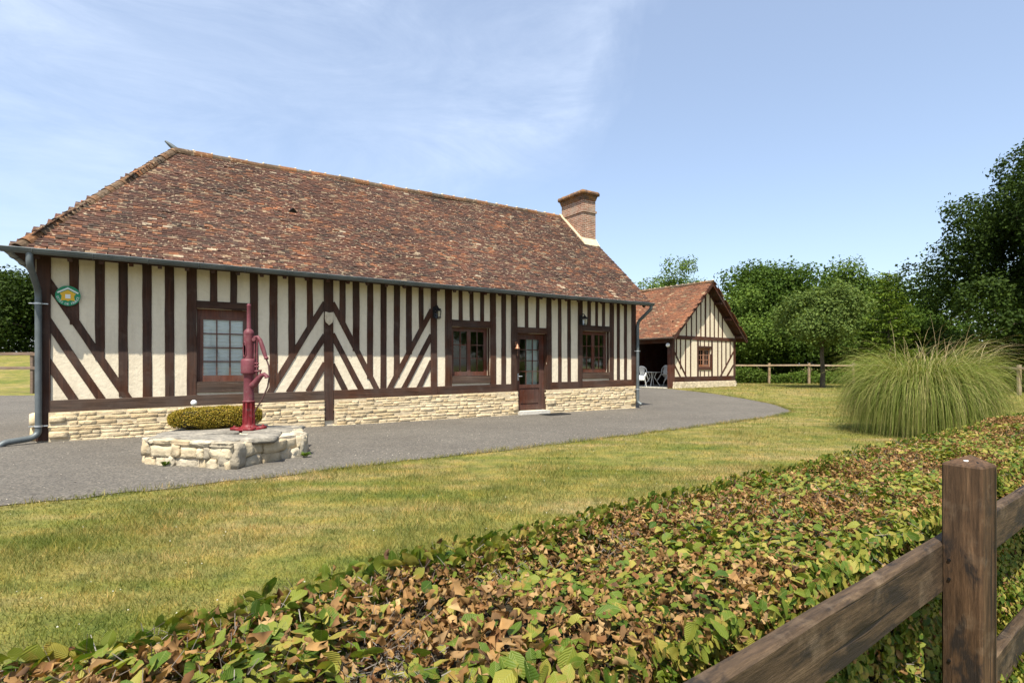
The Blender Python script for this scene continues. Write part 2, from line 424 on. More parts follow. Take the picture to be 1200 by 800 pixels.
def tag(o, label=None, cat=None, group=None, kind=None):
    if label: o['label'] = label
    if cat: o['category'] = cat
    if group: o['group'] = group
    if kind: o['kind'] = kind
    return o
def empty(name, loc, rz=0.0, label=None, cat=None, group=None):
    o = bpy.data.objects.new(name, None); col.objects.link(o); o.location = loc; o.rotation_euler = (0, 0, rz)
    o.empty_display_size = .2
    return tag(o, label, cat, group)

def ss(a, b, x):
    t = np.clip((x - a) / (b - a), 0.0, 1.0); return t * t * (3 - 2 * t)
def gh(x, y):
    """ground height"""
    x = np.asarray(x, dtype=float); y = np.asarray(y, dtype=float)
    return 0.27 * ss(17.5, 26.0, y) + 1.95 * ss(23.5, 41, y) * ss(-9, -18, x)
def ghf(x, y): return float(gh(x, y))

# ------------------------------------------------------------------ ground, driveway
def terrain():
    xs = np.concatenate([[-900, -300, -120, -70], np.arange(-45, 45.1, .75), [70, 120, 300, 900]])
    ys = np.concatenate([[-900, -300, -120, -60, -30], np.arange(-12, 45.1, .5), [60, 90, 150, 400, 1500]])
    X, Y = np.meshgrid(xs, ys); Z = gh(X, Y)
    V = np.stack([X.ravel(), Y.ravel(), Z.ravel()], 1); nx, ny = len(xs), len(ys)
    i = np.arange(nx - 1); j = np.arange(ny - 1); I, J = np.meshgrid(i, j); a = (J * nx + I).ravel()
    F = np.stack([a, a + 1, a + nx + 1, a + nx], 1)
    return np_mesh("lawn", V, F, 4, M['lawn'], smooth=True)
tag(terrain(), "dry mown lawn running past the driveway to the far trees", "lawn", kind='structure')

EDGE = [(-30, -13.3), (-12, 0.02), (-7.5, 3.35), (-4.88, 5.29), (-3.18, 6.45), (-2.23, 7.25), (-1.23, 7.98), (.57, 9.33), (2.73, 11.1), (4.96, 12.9), (6.86, 14.6), (7.75, 15.6), (8.35, 16.6),
        (8.75, 17.9), (8.95, 19.2), (8.75, 21.0), (8.25, 22.9), (7.55, 24.35)]
def smooth_poly(p, it=2):
    for _ in range(it):
        q = [p[0]]
        for a, b in zip(p[:-1], p[1:]): q += [(a[0] * .75 + b[0] * .25, a[1] * .75 + b[1] * .25), (a[0] * .25 + b[0] * .75, a[1] * .25 + b[1] * .75)]
        q.append(p[-1]); p = q
    return p
EDGE_S = smooth_poly(EDGE, 2)
POLY = EDGE_S + [(7.2, 25.6), (4.0, 30.0), (-2, 30), (-6.5, 22.4), (-34, 21.6), (-34, -13.3)]
def driveway():
    bm = bmesh.new()
    pts = []
    for (x0, y0), (x1, y1) in zip(POLY, POLY[1:] + POLY[:1]):
        L_ = math.hypot(x1 - x0, y1 - y0); k = max(1, int(L_ / .12)) if -9 < x0 < 10 and y0 < 25 else 1
        for i in range(k):
            t = i / k; x, y = x0 + (x1 - x0) * t, y0 + (y1 - y0) * t; a = mnoise.noise((x * 2, y * 2, 0)) * .11 + mnoise.noise((x * 9, y * 9, 5)) * .06 if k > 1 else 0
            pts.append((x + a * .55, y - a * .83))
    vs = [bm.verts.new((x, y, 0)) for x, y in pts]
    f = bm.faces.new(vs)
    bmesh.ops.triangulate(bm, faces=[f])
    for _ in range(7):
        es = [e for e in bm.edges if e.calc_length() > 1.1]
        if not es: break
        bmesh.ops.subdivide_edges(bm, edges=es, cuts=1)
        bmesh.ops.triangulate(bm, faces=bm.faces[:])
    for v in bm.verts: v.co.z = ghf(v.co.x, v.co.y) + .010
    bmesh.ops.recalc_face_normals(bm, faces=bm.faces[:])
    me = bpy.data.meshes.new("driveway"); bm.to_mesh(me); bm.free()
    if me.polygons[0].normal.z < 0: me.flip_normals()
    me.materials.append(M['asphalt']); o = bpy.data.objects.new("driveway", me); col.objects.link(o)
    tag(o, "grey asphalt driveway wrapping round the half-timbered house", "driveway", kind='structure')
driveway()

def in_poly(px, py, poly):
    ins = np.zeros(len(px), bool); n = len(poly)
    for i in range(n):
        x0, y0 = poly[i]; x1, y1 = poly[(i + 1) % n]
        c = ((y0 > py) != (y1 > py)) & (px < (x1 - x0) * (py - y0) / ((y1 - y0) if y1 != y0 else 1e-9) + x0)
        ins ^= c
    return ins

# ------------------------------------------------------------------ tiled slopes
def tile_slope(mb_v, mb_f, org, e1, e2, inside, width=.165, gauge=.082, length=.24, th=.018, ulen=15, vlen=5, seed=0, rise=(0, 0)):
    rg = np.random.default_rng(seed)
    e1 = np.array(e1, float); e2 = np.array(e2, float); n = np.cross(e1, e2); org = np.array(org, float)
    nr = int(vlen / gauge) + 1; nc = int(ulen / width) + 2
    J, I = np.meshgrid(np.arange(nr), np.arange(nc), indexing='ij'); J = J.ravel(); I = I.ravel()
    u = (I + .5 * (J % 2) - .5) * width + rg.uniform(-.008, .008, len(I)); v = J * gauge + rg.uniform(-.011, .011, len(I))
    k = inside(u + width / 2, v + gauge * .4); u = u[k]; v = v[k]; N = len(u)
    w_ = width * rg.uniform(.94, .995, N); lift = rg.uniform(0, .010, N) + np.where(rg.random(N) < .05, .012, 0); skew = rg.normal(0, .012, N)
    sag = .02 * np.sin(u * .9 + v * .6) + .014 * np.sin(u * 2.3 - v * 1.1)
    L_ = length
    up_ = lambda uu, vv: (rise[0] + (rise[1] - rise[0]) * uu / ulen) * vv / vlen
    cu = [np.zeros(N), w_, w_, np.zeros(N)]; cv = [np.zeros(N), np.zeros(N), np.full(N, L_), np.full(N, L_)]
    topn = [th + .024 + lift, th + .024 + lift * .6, np.full(N, th), np.full(N, th)]
    P = []
    for q in range(4):
        uu = u + cu[q] - skew * cv[q]; vv = np.minimum(v + cv[q] + skew * cu[q], vlen)
        P.append(org + np.outer(uu, e1) + np.outer(vv, e2) + np.outer(topn[q] + sag, n) + np.outer(up_(uu, vv), [0, 0, 1]))
    for q in range(4):
        uu = u + cu[q] - skew * cv[q]; vv = np.minimum(v + cv[q] + skew * cu[q], vlen)
        P.append(org + np.outer(uu, e1) + np.outer(vv, e2) + np.outer(topn[q] + sag - th, n) + np.outer(up_(uu, vv), [0, 0, 1]))
    V = np.stack(P, 1).reshape(-1, 3)
    base = (np.arange(N) * 8)[:, None]
    F = np.concatenate([base + np.array(q)[None] for q in ((0, 1, 2, 3), (4, 5, 1, 0), (5, 6, 2, 1), (7, 4, 0, 3))], 0)
    k0 = sum(len(a) for a in mb_v); mb_v.append(V); mb_f.append(F + k0)

# ------------------------------------------------------------------ THE HOUSE
ANG = R(32.945)
AX, AY = -8.3077, 9.6429
house = empty("timbered_house", (AX, AY, 0), ANG, "long half-timbered house of cream plaster and dark studs under an old tiled roof", "house")
LEN, DEP = 14.57, 6.4
EZ, RZ, OV, RISE = 3.25, 6.53, .52, .14
WALLTOP = 3.42
FRONT = {'w1': (2.462, 3.424, .995, 2.48), 'w2': (8.085, 9.202, 1.05, 2.335), 'door': (10.066, 11.062, .10, 2.235), 'w3': (12.36, 13.443, 1.11, 2.375)}
def zb(u): return .525 + .179 * u / 14.4        # bottom of the sill beam, rises to the right

def house_walls():
    m = MB(); T = .28
    xs = [0.02]; ops = sorted(FRONT.values())
    x = .02
    for (a, b, z0, z1) in ops:
        m.box((x, 0, -.1), (a, T, WALLTOP)); m.box((a, .001, -.1), (b, T - .001, z0)); m.box((a, .001, z1), (b, T - .001, WALLTOP)); x = b
    m.box((x, 0, -.1), (LEN - .02, T, WALLTOP))
    m.box((.02, T, -.1), (.02 + T, DEP, 3.4)); m.box((.02 + T, DEP - T, -.1), (LEN - .02, DEP, 3.4))
    # right gable with its triangle
    g = [(T, -.1), (DEP - T, -.1), (DEP - T, 3.4), (3.2, 6.35), (T, 3.4)]
    m.prism(g, LEN - .02 - T, LEN - .021, 'x')
    # inner floor and ceiling keep the rooms dark
    return m.build("wall", M['plaster'], house)
house_walls()
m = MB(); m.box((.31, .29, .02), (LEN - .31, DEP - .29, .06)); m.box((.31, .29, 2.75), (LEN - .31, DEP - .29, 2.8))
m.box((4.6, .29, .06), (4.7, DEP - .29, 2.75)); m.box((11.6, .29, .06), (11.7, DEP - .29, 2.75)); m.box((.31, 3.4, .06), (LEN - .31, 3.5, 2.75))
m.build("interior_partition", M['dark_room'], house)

def timber(name, p0, p1, wdt, proud, mat=None, dep=.12, jit=.0035, ch=.006):
    """timber on the front wall between two (u,z) points; its face stands proud of the plaster"""
    m = MB(); d = Vector((p1[0] - p0[0], 0, p1[1] - p0[1])); L_ = d.length
    y = -proud + dep / 2
    m.bar((p0[0], y, p0[1]), (p1[0], y, p1[1]), wdt, dep, Vector((d.z, 0, -d.x)), seg=max(2, int(L_ / .3)), jit=jit, ch=ch)
    return m.build(name, mat or M['timber'], house)
def stud(u0, u1, z0, z1=3.36, name="stud", proud=.016):
    c = (u0 + u1) / 2 + random.uniform(-.006, .006)
    return timber(name, (c, z0), (c + random.uniform(-.008, .008), z1), u1 - u0, proud)
for u0, u1, z in [(.488, .624, 2.08), (.843, .988, 1.45), (1.199, 1.342, .82), (1.568, 1.717, .745), (1.924, 2.079, .745), (3.802, 3.964, .93), (4.177, 4.316, 1.5), (4.565, 4.691, 2.15),
                  (5.258, 5.396, 2.28), (5.558, 5.715, 1.68), (5.895, 6.037, 1.04), (6.222, 6.368, .80), (6.537, 6.686, 1.06), (6.855, 7.002, 1.62), (7.191, 7.315, 2.2),
                  (9.56, 9.708, .84), (11.472, 11.596, .87), (11.814, 11.941, .87), (13.762, 13.887, .9), (14.051, 14.179, .9)]:
    stud(u0, u1, z - (.05 if z < .95 else .0))
for u0, u1, z in [(2.692, 2.823, 2.62), (3.059, 3.185, 2.62), (8.279, 8.389, 2.5), (8.6, 8.713, 2.5), (8.904, 9.02, 2.5), (10.319, 10.433, 2.39), (10.693, 10.81, 2.39),
                  (12.557, 12.69, 2.53), (12.875, 12.977, 2.53), (13.148, 13.269, 2.53)]:
    stud(u0, u1, z, name="short_stud")
for u0, u1, z in [(.017, .215, .03), (4.924, 5.127, .13), (7.509, 7.671, .40), (9.872, 10.066, .375), (11.062, 11.228, .43), (12.197, 12.36, .52), (14.382, 14.56, .1)]:
    stud(u0, u1, z, name="post", proud=.036)
for u0, u1 in [(2.29, 2.462), (3.424, 3.579), (7.894, 8.085), (9.202, 9.386), (13.443, 13.619)]:
    stud(u0, u1, zb(u0) + .19, name="window_post", proud=.021)
for a, b in [((.13, 2.924), (1.345, .72)), ((.13, 2.227), (.945, .72)), ((.13, 1.52), (.555, .72)),
             ((4.95, 2.74), (3.78, .74)), ((4.95, 2.02), (4.18, .77)), ((4.95, 1.40), (4.585, .78)),
             ((5.10, 2.75), (6.135, .78)), ((5.10, 2.05), (5.765, .78)), ((5.10, 1.37), (5.39, .78)),
             ((7.53, 2.72), (6.425, .77)), ((7.53, 2.10), (6.78, .77)), ((7.53, 1.46), (7.17, .77))]:
    timber("brace", a, b, .128, .0185)
for a, b in [(.215, 4.924), (5.127, 7.509), (7.671, 9.872), (11.228, 12.197), (12.36, 14.382)]:
    za, zc = zb(a), zb(b)
    timber("sill_beam", (a, za + .105), (b, zc + .1), .205, .030, M['timber_grey'] if a < 1 else M['timber_h'])
for k, lz in (('w1', .152), ('w2', .172), ('door', .163), ('w3', .163)):
    a, b, z0, z1 = FRONT[k]; timber("lintel", (a, z1 + lz / 2), (b, z1 + lz / 2), lz, .0235, M['timber_h'])
for k, h in (('w1', .185), ('w2', .16), ('w3', .16)):
    a, b, z0, z1 = FRONT[k]; timber("window_sill_beam", (a, z0 - h / 2), (b, z0 - h / 2), h, .034, M['timber_grey'])
# top plate under the eaves, left end wall timbers
timber("wall_plate", (.22, 3.31), (14.38, 3.31), .12, .012, M['timber_h'])
def side_timber(name, p0, p1, wdt, proud, mat):
    m = MB(); d = Vector((0, p1[0] - p0[0], p1[1] - p0[1])); x = .02 - proud + .05
    m.bar((x, p0[0], p0[1]), (x, p1[0], p1[1]), wdt, .1, Vector((0, d.z, -d.y)), seg=4, jit=.005, ch=.006); m.build(name, mat, house)
for k in range(13): side_timber("stud", (.65 + k * .45, .78), (.65 + k * .45, 3.3), .14, .018, M['timber'])
side_timber("sill_beam", (.25, .65), (DEP, .65), .2, .03, M['timber_grey'])

# stone plinth: coursed limestone, each stone proud of the mortar
def plinth():
    rs = random.Random(5)
    segs = [(.20, 4.915), (5.135, 10.06), (11.0, 14.5)]
    for (a, b) in segs:
        m = MB()
        n = 24
        for i in range(n):
            u0, u1 = a + (b - a) * i / n, a + (b - a) * (i + 1) / n; h0 = zb(u0) - .004; h1 = zb(u1) - .004
            if a > 10.9 and i == 0: pass
            m.add([(u0, -.0555, -.1), (u1, -.0555, -.1), (u1, -.0555, h1), (u0, -.0555, h0), (u0, .05, h0), (u1, .05, h1)], [(0, 1, 2, 3), (3, 2, 5, 4)], 1)
        z = -.02; row = 0
        while z < .72:
            h = rs.uniform(.035, .08); u = a + rs.uniform(-.02, .1)
            while u < b - .02:
                l = rs.uniform(.10, .48); l = min(l, b - u + .01)
                hh = h * rs.uniform(.82, 1.0); top = zb(u + l / 2) - .012
                zz = z + rs.uniform(-.006, .006)
                if zz + hh * .5 < top and l > .05:
                    hh = min(hh, top - zz)
                    if hh > .02:
                        m.stone((u + l / 2, -.034 + rs.uniform(-.004, .006), zz + hh / 2), (l * 1.02, .052, hh * 1.10), rs.random() * 1e4, 0, .075, 2, None, .12)
                u += l + rs.uniform(.004, .014)
            z += h + rs.uniform(.001, .006); row += 1
        for (u, z, l, h) in [(11.19, .32, .30, .17), (9.98, .2, .16, .16), (.34, .13, .26, .12), (.32, .40, .22, .11), (14.40, .2, .2, .16)]:
            if a < u < b: m.stone((u, -.045, z), (l, .07, h), u * 77, 0, .06, 2, None, .12)
        if a < 1:
            for k in range(7): m.stone((-.02, .42 + k * .42, .13), (.14, .4, .24), k + 900, 0, .06, 1); m.stone((-.02, .3 + k * .42, .38), (.13, .4, .24), k + 950, 0, .06, 1)
        m.build("plinth", [M['limestone'], M['mortar']], house)
plinth()

# roof
e2f = Vector((0, DEP / 2 + OV, RZ - EZ)); SL = e2f.length; e2f.normalize()
U0, U1, UR = -.17, LEN + .06, 2.18             # eave left end, right verge, ridge start
VF = [[], []]
pitch_run = DEP / 2 + OV
def ins_front(u, v):
    t = v / SL; return (u + U0 > U0 + (UR - U0) * t - .02) & (u + U0 < U1) & (v < SL - .03)
tile_slope(VF[0], VF[1], (U0, -OV, EZ), (1, 0, 0), tuple(e2f), ins_front, ulen=U1 - U0, vlen=SL, seed=1, rise=(0, RISE), gauge=.075)
e2b = Vector((0, -(DEP / 2 + OV), RZ - EZ)).normalized()
def ins_back(u, v):
    t = v / SL; uu = U1 - u; return (uu > U0 + (UR - U0) * t) & (u >= -.05) & (uu > U0) & (v < SL - .03)
tile_slope(VF[0], VF[1], (U1, DEP + OV, EZ), (-1, 0, 0), tuple(e2b), ins_back, ulen=U1 - U0, vlen=SL, width=.33, gauge=.16, length=.4, seed=2, rise=(RISE, 0))
eh = Vector((UR - U0, 0, RZ - EZ)); SLH = eh.length; eh.normalize()
WH = DEP + 2 * OV
def ins_hip(u, v):
    t = v / SLH; return (u > WH / 2 * t) & (u < WH - WH / 2 * t) & (v < SLH - .03)
tile_slope(VF[0], VF[1], (U0, DEP + OV, EZ), (0, -1, 0), tuple(eh), ins_hip, ulen=WH, vlen=SLH, seed=3)
roof = np_mesh("roof", np.concatenate(VF[0]), np.concatenate(VF[1]), 4, M['tile'], house)
# boarding under the tiles
m = MB(); d = .03
m.add([(U0, -OV, EZ - d), (U1, -OV, EZ - d), (U1, DEP / 2, RZ - d + RISE), (UR, DEP / 2, RZ - d), (U0, DEP + OV, EZ - d), (U1, DEP + OV, EZ - d)],
      [(0, 1, 2, 3), (5, 4, 3, 2), (4, 0, 3)])
m.add([(U0, -OV, EZ - d - .04), (U1, -OV, EZ - d - .04), (U1, DEP / 2, RZ - d - .06 + RISE), (UR, DEP / 2, RZ - d - .06), (U0, DEP + OV, EZ - d - .04), (U1, DEP + OV, EZ - d - .04)],
      [(0, 1, 2, 3), (5, 4, 3, 2), (4, 0, 3)])
m.add([(U0, -OV, EZ - d), (U1, -OV, EZ - d), (U1, -OV, EZ - d - .04), (U0, -OV, EZ - d - .04)], [(0, 1, 2, 3)])
m.bar((U1 - .03, -OV, EZ - .02), (U1 - .03, DEP / 2, RZ - .02 + RISE), .14, .03, (0, -.68, .73))
m.build("roof_boarding", M['timber'], roof, fixn=False)
for k in range(30):                                     # rafter feet under the front eave
    pass
m = MB()
for k in range(34):
    u = .1 + k * .435; m.bar((u, -OV + .03, EZ - .085), (u, .1, EZ - .085 + .13 * 4.3), .07, .09, (1, 0, 0))
m.build("rafter_feet", M['timber'], roof)

def half_tiles(p0, p1, n, rad, name, mortar=True, scallop=False):
    m = MB(); p0, p1 = Vector(p0), Vector(p1); d = (p1 - p0); seg = d / n; dn = d.normalized()
    side = dn.cross(Vector((0, 0, 1))).normalized(); up = side.cross(dn)
    rs = random.Random(n)
    for i in range(n):
        a = p0 + seg * i; b = a + seg * (1.10 if scallop else 1.03); r0 = rad * rs.uniform(.96, 1.05); r1 = r0 * (.88 if scallop else .97)
        k = 9; vs = []
        jo = up * rs.uniform(-.008, .008) + side * rs.uniform(-.008, .008)
        for (c, r_) in ((a, r0), (b, r1)):
            for q in range(k):
                t = math.pi * (-.08 + 1.16 * q / (k - 1)); vs.append(c + jo + side * math.cos(t) * r_ + up * (math.sin(t) * r_ - rad * .35))
        for q in range(k):                               # underside of the butt end gives the tile a thickness
            t = math.pi * (-.08 + 1.16 * q / (k - 1)); vs.append(a + jo + side * math.cos(t) * (r0 - .018) + up * (math.sin(t) * (r0 - .018) - rad * .35))
        m.add(vs, [(q, q + 1, k + q + 1, k + q) for q in range(k - 1)] + [(q, q + 1, 2 * k + q + 1, 2 * k + q) for q in range(k - 1)], 0, False)
        if mortar and not scallop:
            c = a + up * (rad * .56) ; m.stone(c, (.045, .08, .07), i * 31 + 5, 1, .15, 1)
    return m.build(name, [M['ridge'], M['mortar_grey']], roof, fixn=False)
def ridge_pt(u): return (u, DEP / 2, RZ + .02 + RISE * u / 14.7 + .015 * math.sin(u * 1.3))
pts = [UR + (14.15 - UR) * i / 6 for i in range(7)]
for a, b in zip(pts[:-1], pts[1:]): half_tiles(ridge_pt(a), ridge_pt(b), 5, .115, "ridge_tiles")
half_tiles((U0 + .02, -OV + .02, EZ + .05), (UR, DEP / 2, RZ + .06), 32, .115, "hip_tiles", scallop=True)
half_tiles((U0 + .02, DEP + OV - .02, EZ + .05), (UR, DEP / 2, RZ + .06), 32, .115, "hip_tiles", scallop=True)
m = MB(); m.tube([(UR + .05, DEP / 2, RZ + .06), (UR - .1, DEP / 2, RZ + .17), (UR - .2, DEP / 2, RZ + .24)], [.07, .05, .02], 8); m.build("ridge_finial", M['zinc'], roof)
m = MB(); vu = 4.55; vv = 1.62 + OV     # small vent tile
pz = Vector((vu, -OV, EZ)) + e2f * 2.55
m.add([pz + Vector((-.13, -.01, .05)), pz + Vector((.13, -.01, .05)), pz + Vector((0, -.06, .17)), pz + Vector((0, .22, .24))], [(0, 2, 3), (2, 1, 3), (0, 1, 2)], 0)
m.build("vent_tile", M['iron'], roof)

# chimney
def chimney():
    m = MB(); x0, x1, y0, y1 = 14.10, 14.66, 2.0, 3.2; 
    m.box((x0, y0, 5.0), (x1, y1, 6.62)); m.box((x0 - .035, y0 - .035, 6.62), (x1 + .035, y1 + .035, 6.69)); m.box((x0 + .004, y0 + .004, 6.69), (x1 - .004, y1 - .004, 7.06))
    c = m.build("chimney", M['brick'], roof)
    k = MB()
    for i, (g, za, zc) in enumerate([(.015, 7.06, 7.11), (.03, 7.11, 7.16), (.042, 7.16, 7.22), (.045, 7.22, 7.32), (.02, 7.32, 7.37)]):
        k.box((x0 - g, y0 - g, za), (x1 + g, y1 + g, zc))
    rs = random.Random(2)
    for i in range(34):
        t = i / 34; g0 = .03; per = 2 * (x1 - x0 + y1 - y0 + 4 * g0); s_ = t * per; a, b = x1 - x0 + 2 * g0, y1 - y0 + 2 * g0
        if s_ < a: q = (x0 - g0 + s_, y0 - g0)
        elif s_ < a + b: q = (x1 + g0, y0 - g0 + s_ - a)
        elif s_ < 2 * a + b: q = (x1 + g0 - (s_ - a - b), y1 + g0)
        else: q = (x0 - g0, y1 + g0 - (s_ - 2 * a - b))
        k.stone((q[0], q[1], 7.275), (.19, .16, .12), i, 0, .10, 1)
    k.box((x0 + .1, y0 + .1, 7.3), (x1 - .1, y1 - .1, 7.34))
    k.build("chimney_cap", M['cap'], roof)
    f = MB()                                             # pale mortar flashing where the stack meets the tiles
    zt = lambda y: EZ + (y + OV) * (RZ + RISE - EZ) / pitch_run + .05
    f.prism([(y0 - .16, zt(y0 - .16) - .03), (3.2, zt(3.2) - .03), (3.2, zt(3.2) + .07), (y0 - .16, zt(y0 - .16) + .05)], x0 - .10, x0 + .01, 'x')
    f.prism([(y0 - .20, zt(y0 - .2) - .02), (y0 + .01, zt(y0) - .02), (y0 + .01, zt(y0) + .12), (y0 - .2, zt(y0 - .2) + .02)], x0 - .09, x1 + .02, 'x')
    f.build("mortar_flashing", M['mortar'], roof)
chimney()

# gutters and downpipes
def gutter(pts, r, name):
    m = MB(); pts = [Vector(p) for p in pts]
    n = 9
    for a, b in zip(pts[:-1], pts[1:]):
        d = (b - a).normalized(); s_ = d.cross(Vector((0, 0, 1))).normalized()
        vs = []
        for rr in (r, r - .006):
            for p in (a, b):
                for q in range(n):
                    t = math.pi + math.pi * q / (n - 1); vs.append(p + s_ * math.cos(t) * rr + Vector((0, 0, math.sin(t) * rr)))
        fs = [(q, q + 1, n + q + 1, n + q) for q in range(n - 1)] + [(2 * n + q, 3 * n + q, 3 * n + q + 1, 2 * n + q + 1) for q in range(n - 1)]
        fs += [tuple(range(n)), tuple(n + q for q in range(n))]
        m.add(vs, fs, 0, False)
        m.tube([a + s_ * (r) * (1 if s_.y < 0 or s_.x < 0 else -1) + Vector((0, 0, .004)), b + s_ * r * (1 if s_.y < 0 or s_.x < 0 else -1) + Vector((0, 0, .004))], .011, 8)
        L_ = (b - a).length
        for k in range(int(L_ / .8)):
            c = a + d * (.4 + k * .8); m.tube([c + s_ * math.cos(math.pi + math.pi * q / 8) * (r + .006) + Vector((0, 0, math.sin(math.pi + math.pi * q / 8) * (r + .006))) for q in range(9)], .008, 6)
    return m.build(name, M['zinc'], house, fixn=False)
GY = -OV - .055
gutter([(-.34, GY, EZ + .02), (LEN + .16, GY, EZ + .005)], .075, "gutter")
gutter([(-.27, DEP + .5, EZ + .02), (-.27, GY + .075, EZ + .02)], .075, "gutter")
def downpipe(pts, name="downpipe", br=(), r=.05):
    m = MB(); P = []
    pts = [Vector(p) for p in pts]
    P.append(pts[0])
    for a, b, c in zip(pts[:-2], pts[1:-1], pts[2:]):
        ra = min(.12, (b - a).length * .45, (c - b).length * .45); q0 = b + (a - b).normalized() * ra; q1 = b + (c - b).normalized() * ra
        for i in range(6):
            t = i / 5; P.append(q0.lerp(b, t).lerp(b.lerp(q1, t), t))
    P.append(pts[-1]); m.tube(P, r, 14)
    o = m.build(name, M['zinc'], house)
    for z, (x, y) in br:
        k = MB(); k.lathe([(r + .012, -.014), (r + .012, .014)], 14, (x, y, z)); k.box((x - .13, y + .0, z - .008), (x + .13, y + .02, z + .008)); k.build("pipe_bracket", M['steel'], o)
    return o
downpipe([(.02, GY, EZ - .04), (.02, GY, EZ - .22), (.07, -.10, EZ - .62), (.07, -.10, .17), (-.02, -.16, .10), (-.33, -.34, .07), (-.40, -.38, .01)], br=[(2.42, (.07, -.1)), (.30, (.07, -.1))])
downpipe([(LEN + .08, GY, EZ - .04), (LEN + .08, GY + .01, EZ - .16), (LEN - .02, -.10, EZ - .55), (LEN - .02, -.10, .2), (LEN + .02, -.22, .12)], br=[(1.8, (LEN - .02, -.1)), (.6, (LEN - .02, -.1))])
m = MB(); m.box((-.09, .55, 2.78), (.03, .80, 2.94)); m.box((-.1, .54, 2.93), (.03, .81, 2.955)); m.build("wall_box", M['white_plastic'], house)

# windows and door
def window(key, cols, rows, casements, mat, par=house, op=None, back=.12, fr=.055, sash=.05, bar=.022, curtain=None, sillmat=None, head=0.0):
    a, b, z0, z1 = op or FRONT[key]; a += .004; b -= .004; z0 += .003; z1 -= .003
    m = MB(); y0, y1 = back, back + .06
    m.box((a, y0, z0), (a + fr, y1, z1)); m.box((b - fr, y0, z0), (b, y1, z1)); m.box((a + fr, y0, z1 - fr), (b - fr, y1, z1)); m.box((a + fr, y0 - .02, z0), (b - fr, y1, z0 + fr * 1.2))
    if head: m.box((a + fr, y0, z1 - fr - head), (b - fr, y1, z1 - fr - .001))
    ia, ib, iz0, iz1 = a + fr, b - fr, z0 + fr * 1.2, z1 - fr - head
    cw = (ib - ia) / casements; ys0, ys1 = y0 - .015, y0 + .035; panes = []
    for c in range(casements):
        p, q = ia + c * cw + .002, ia + (c + 1) * cw - .002
        m.box((p, ys0, iz0), (p + sash, ys1, iz1)); m.box((q - sash, ys0, iz0), (q, ys1, iz1)); m.box((p + sash, ys0, iz1 - sash), (q - sash, ys1, iz1)); m.box((p + sash, ys0, iz0), (q - sash, ys1, iz0 + sash * 1.4))
        pa, pb, pc, pd = p + sash, q - sash, iz0 + sash * 1.4, iz1 - sash
        for k in range(1, cols):
            x = pa + (pb - pa) * k / cols; m.box((x - bar / 2, ys0 + .008, pc), (x + bar / 2, ys1 - .008, pd))
        for k in range(1, rows):
            z = pc + (pd - pc) * k / rows; m.box((pa, ys0 + .010, z - bar / 2), (pb, ys1 - .010, z + bar / 2))
        panes.append((pa, pb, pc, pd))
    o = m.build("window", mat, par)
    g = MB()
    for pa, pb, pc, pd in panes: g.box((pa, ys0 + .022, pc), (pb, ys0 + .026, pd))
    g.build("glass", M['glass'], o)
    s = MB(); s.box((a, .0 - .005, z0 - .001), (b, y0 - .004, z0 + .03)); s.build("sill", sillmat or M['timber_grey'], o)
    if curtain == 'blind':
        k = MB(); k.box((a + .06, ys1 + .004, z0 + .03), (b - .06, ys1 + .010, z1 - .06)); k.build("blind", M['blind'], o)
    elif curtain:
        k = MB()
        for (p, q) in curtain:
            n = 26; vs = []
            for i in range(n + 1):
                x = a + (b - a) * (p + (q - p) * i / n); y = y1 + .08 + .02 * math.sin(i * 1.5)
                vs += [(x, y, z0 + .05), (x, y, z1 - .04)]
            k.add(vs, [(2 * i, 2 * i + 2, 2 * i + 3, 2 * i + 1) for i in range(n)], 0, True)
        k.build("curtain", M['curtain'], o)
    return o
window('w1', 3, 4, 1, M['joinery'], curtain='blind', back=.10, sash=.06, head=.09)
window('w2', 2, 3, 2, M['joinery'], back=.14)
window('w3', 2, 3, 2, M['joinery'], back=.14)

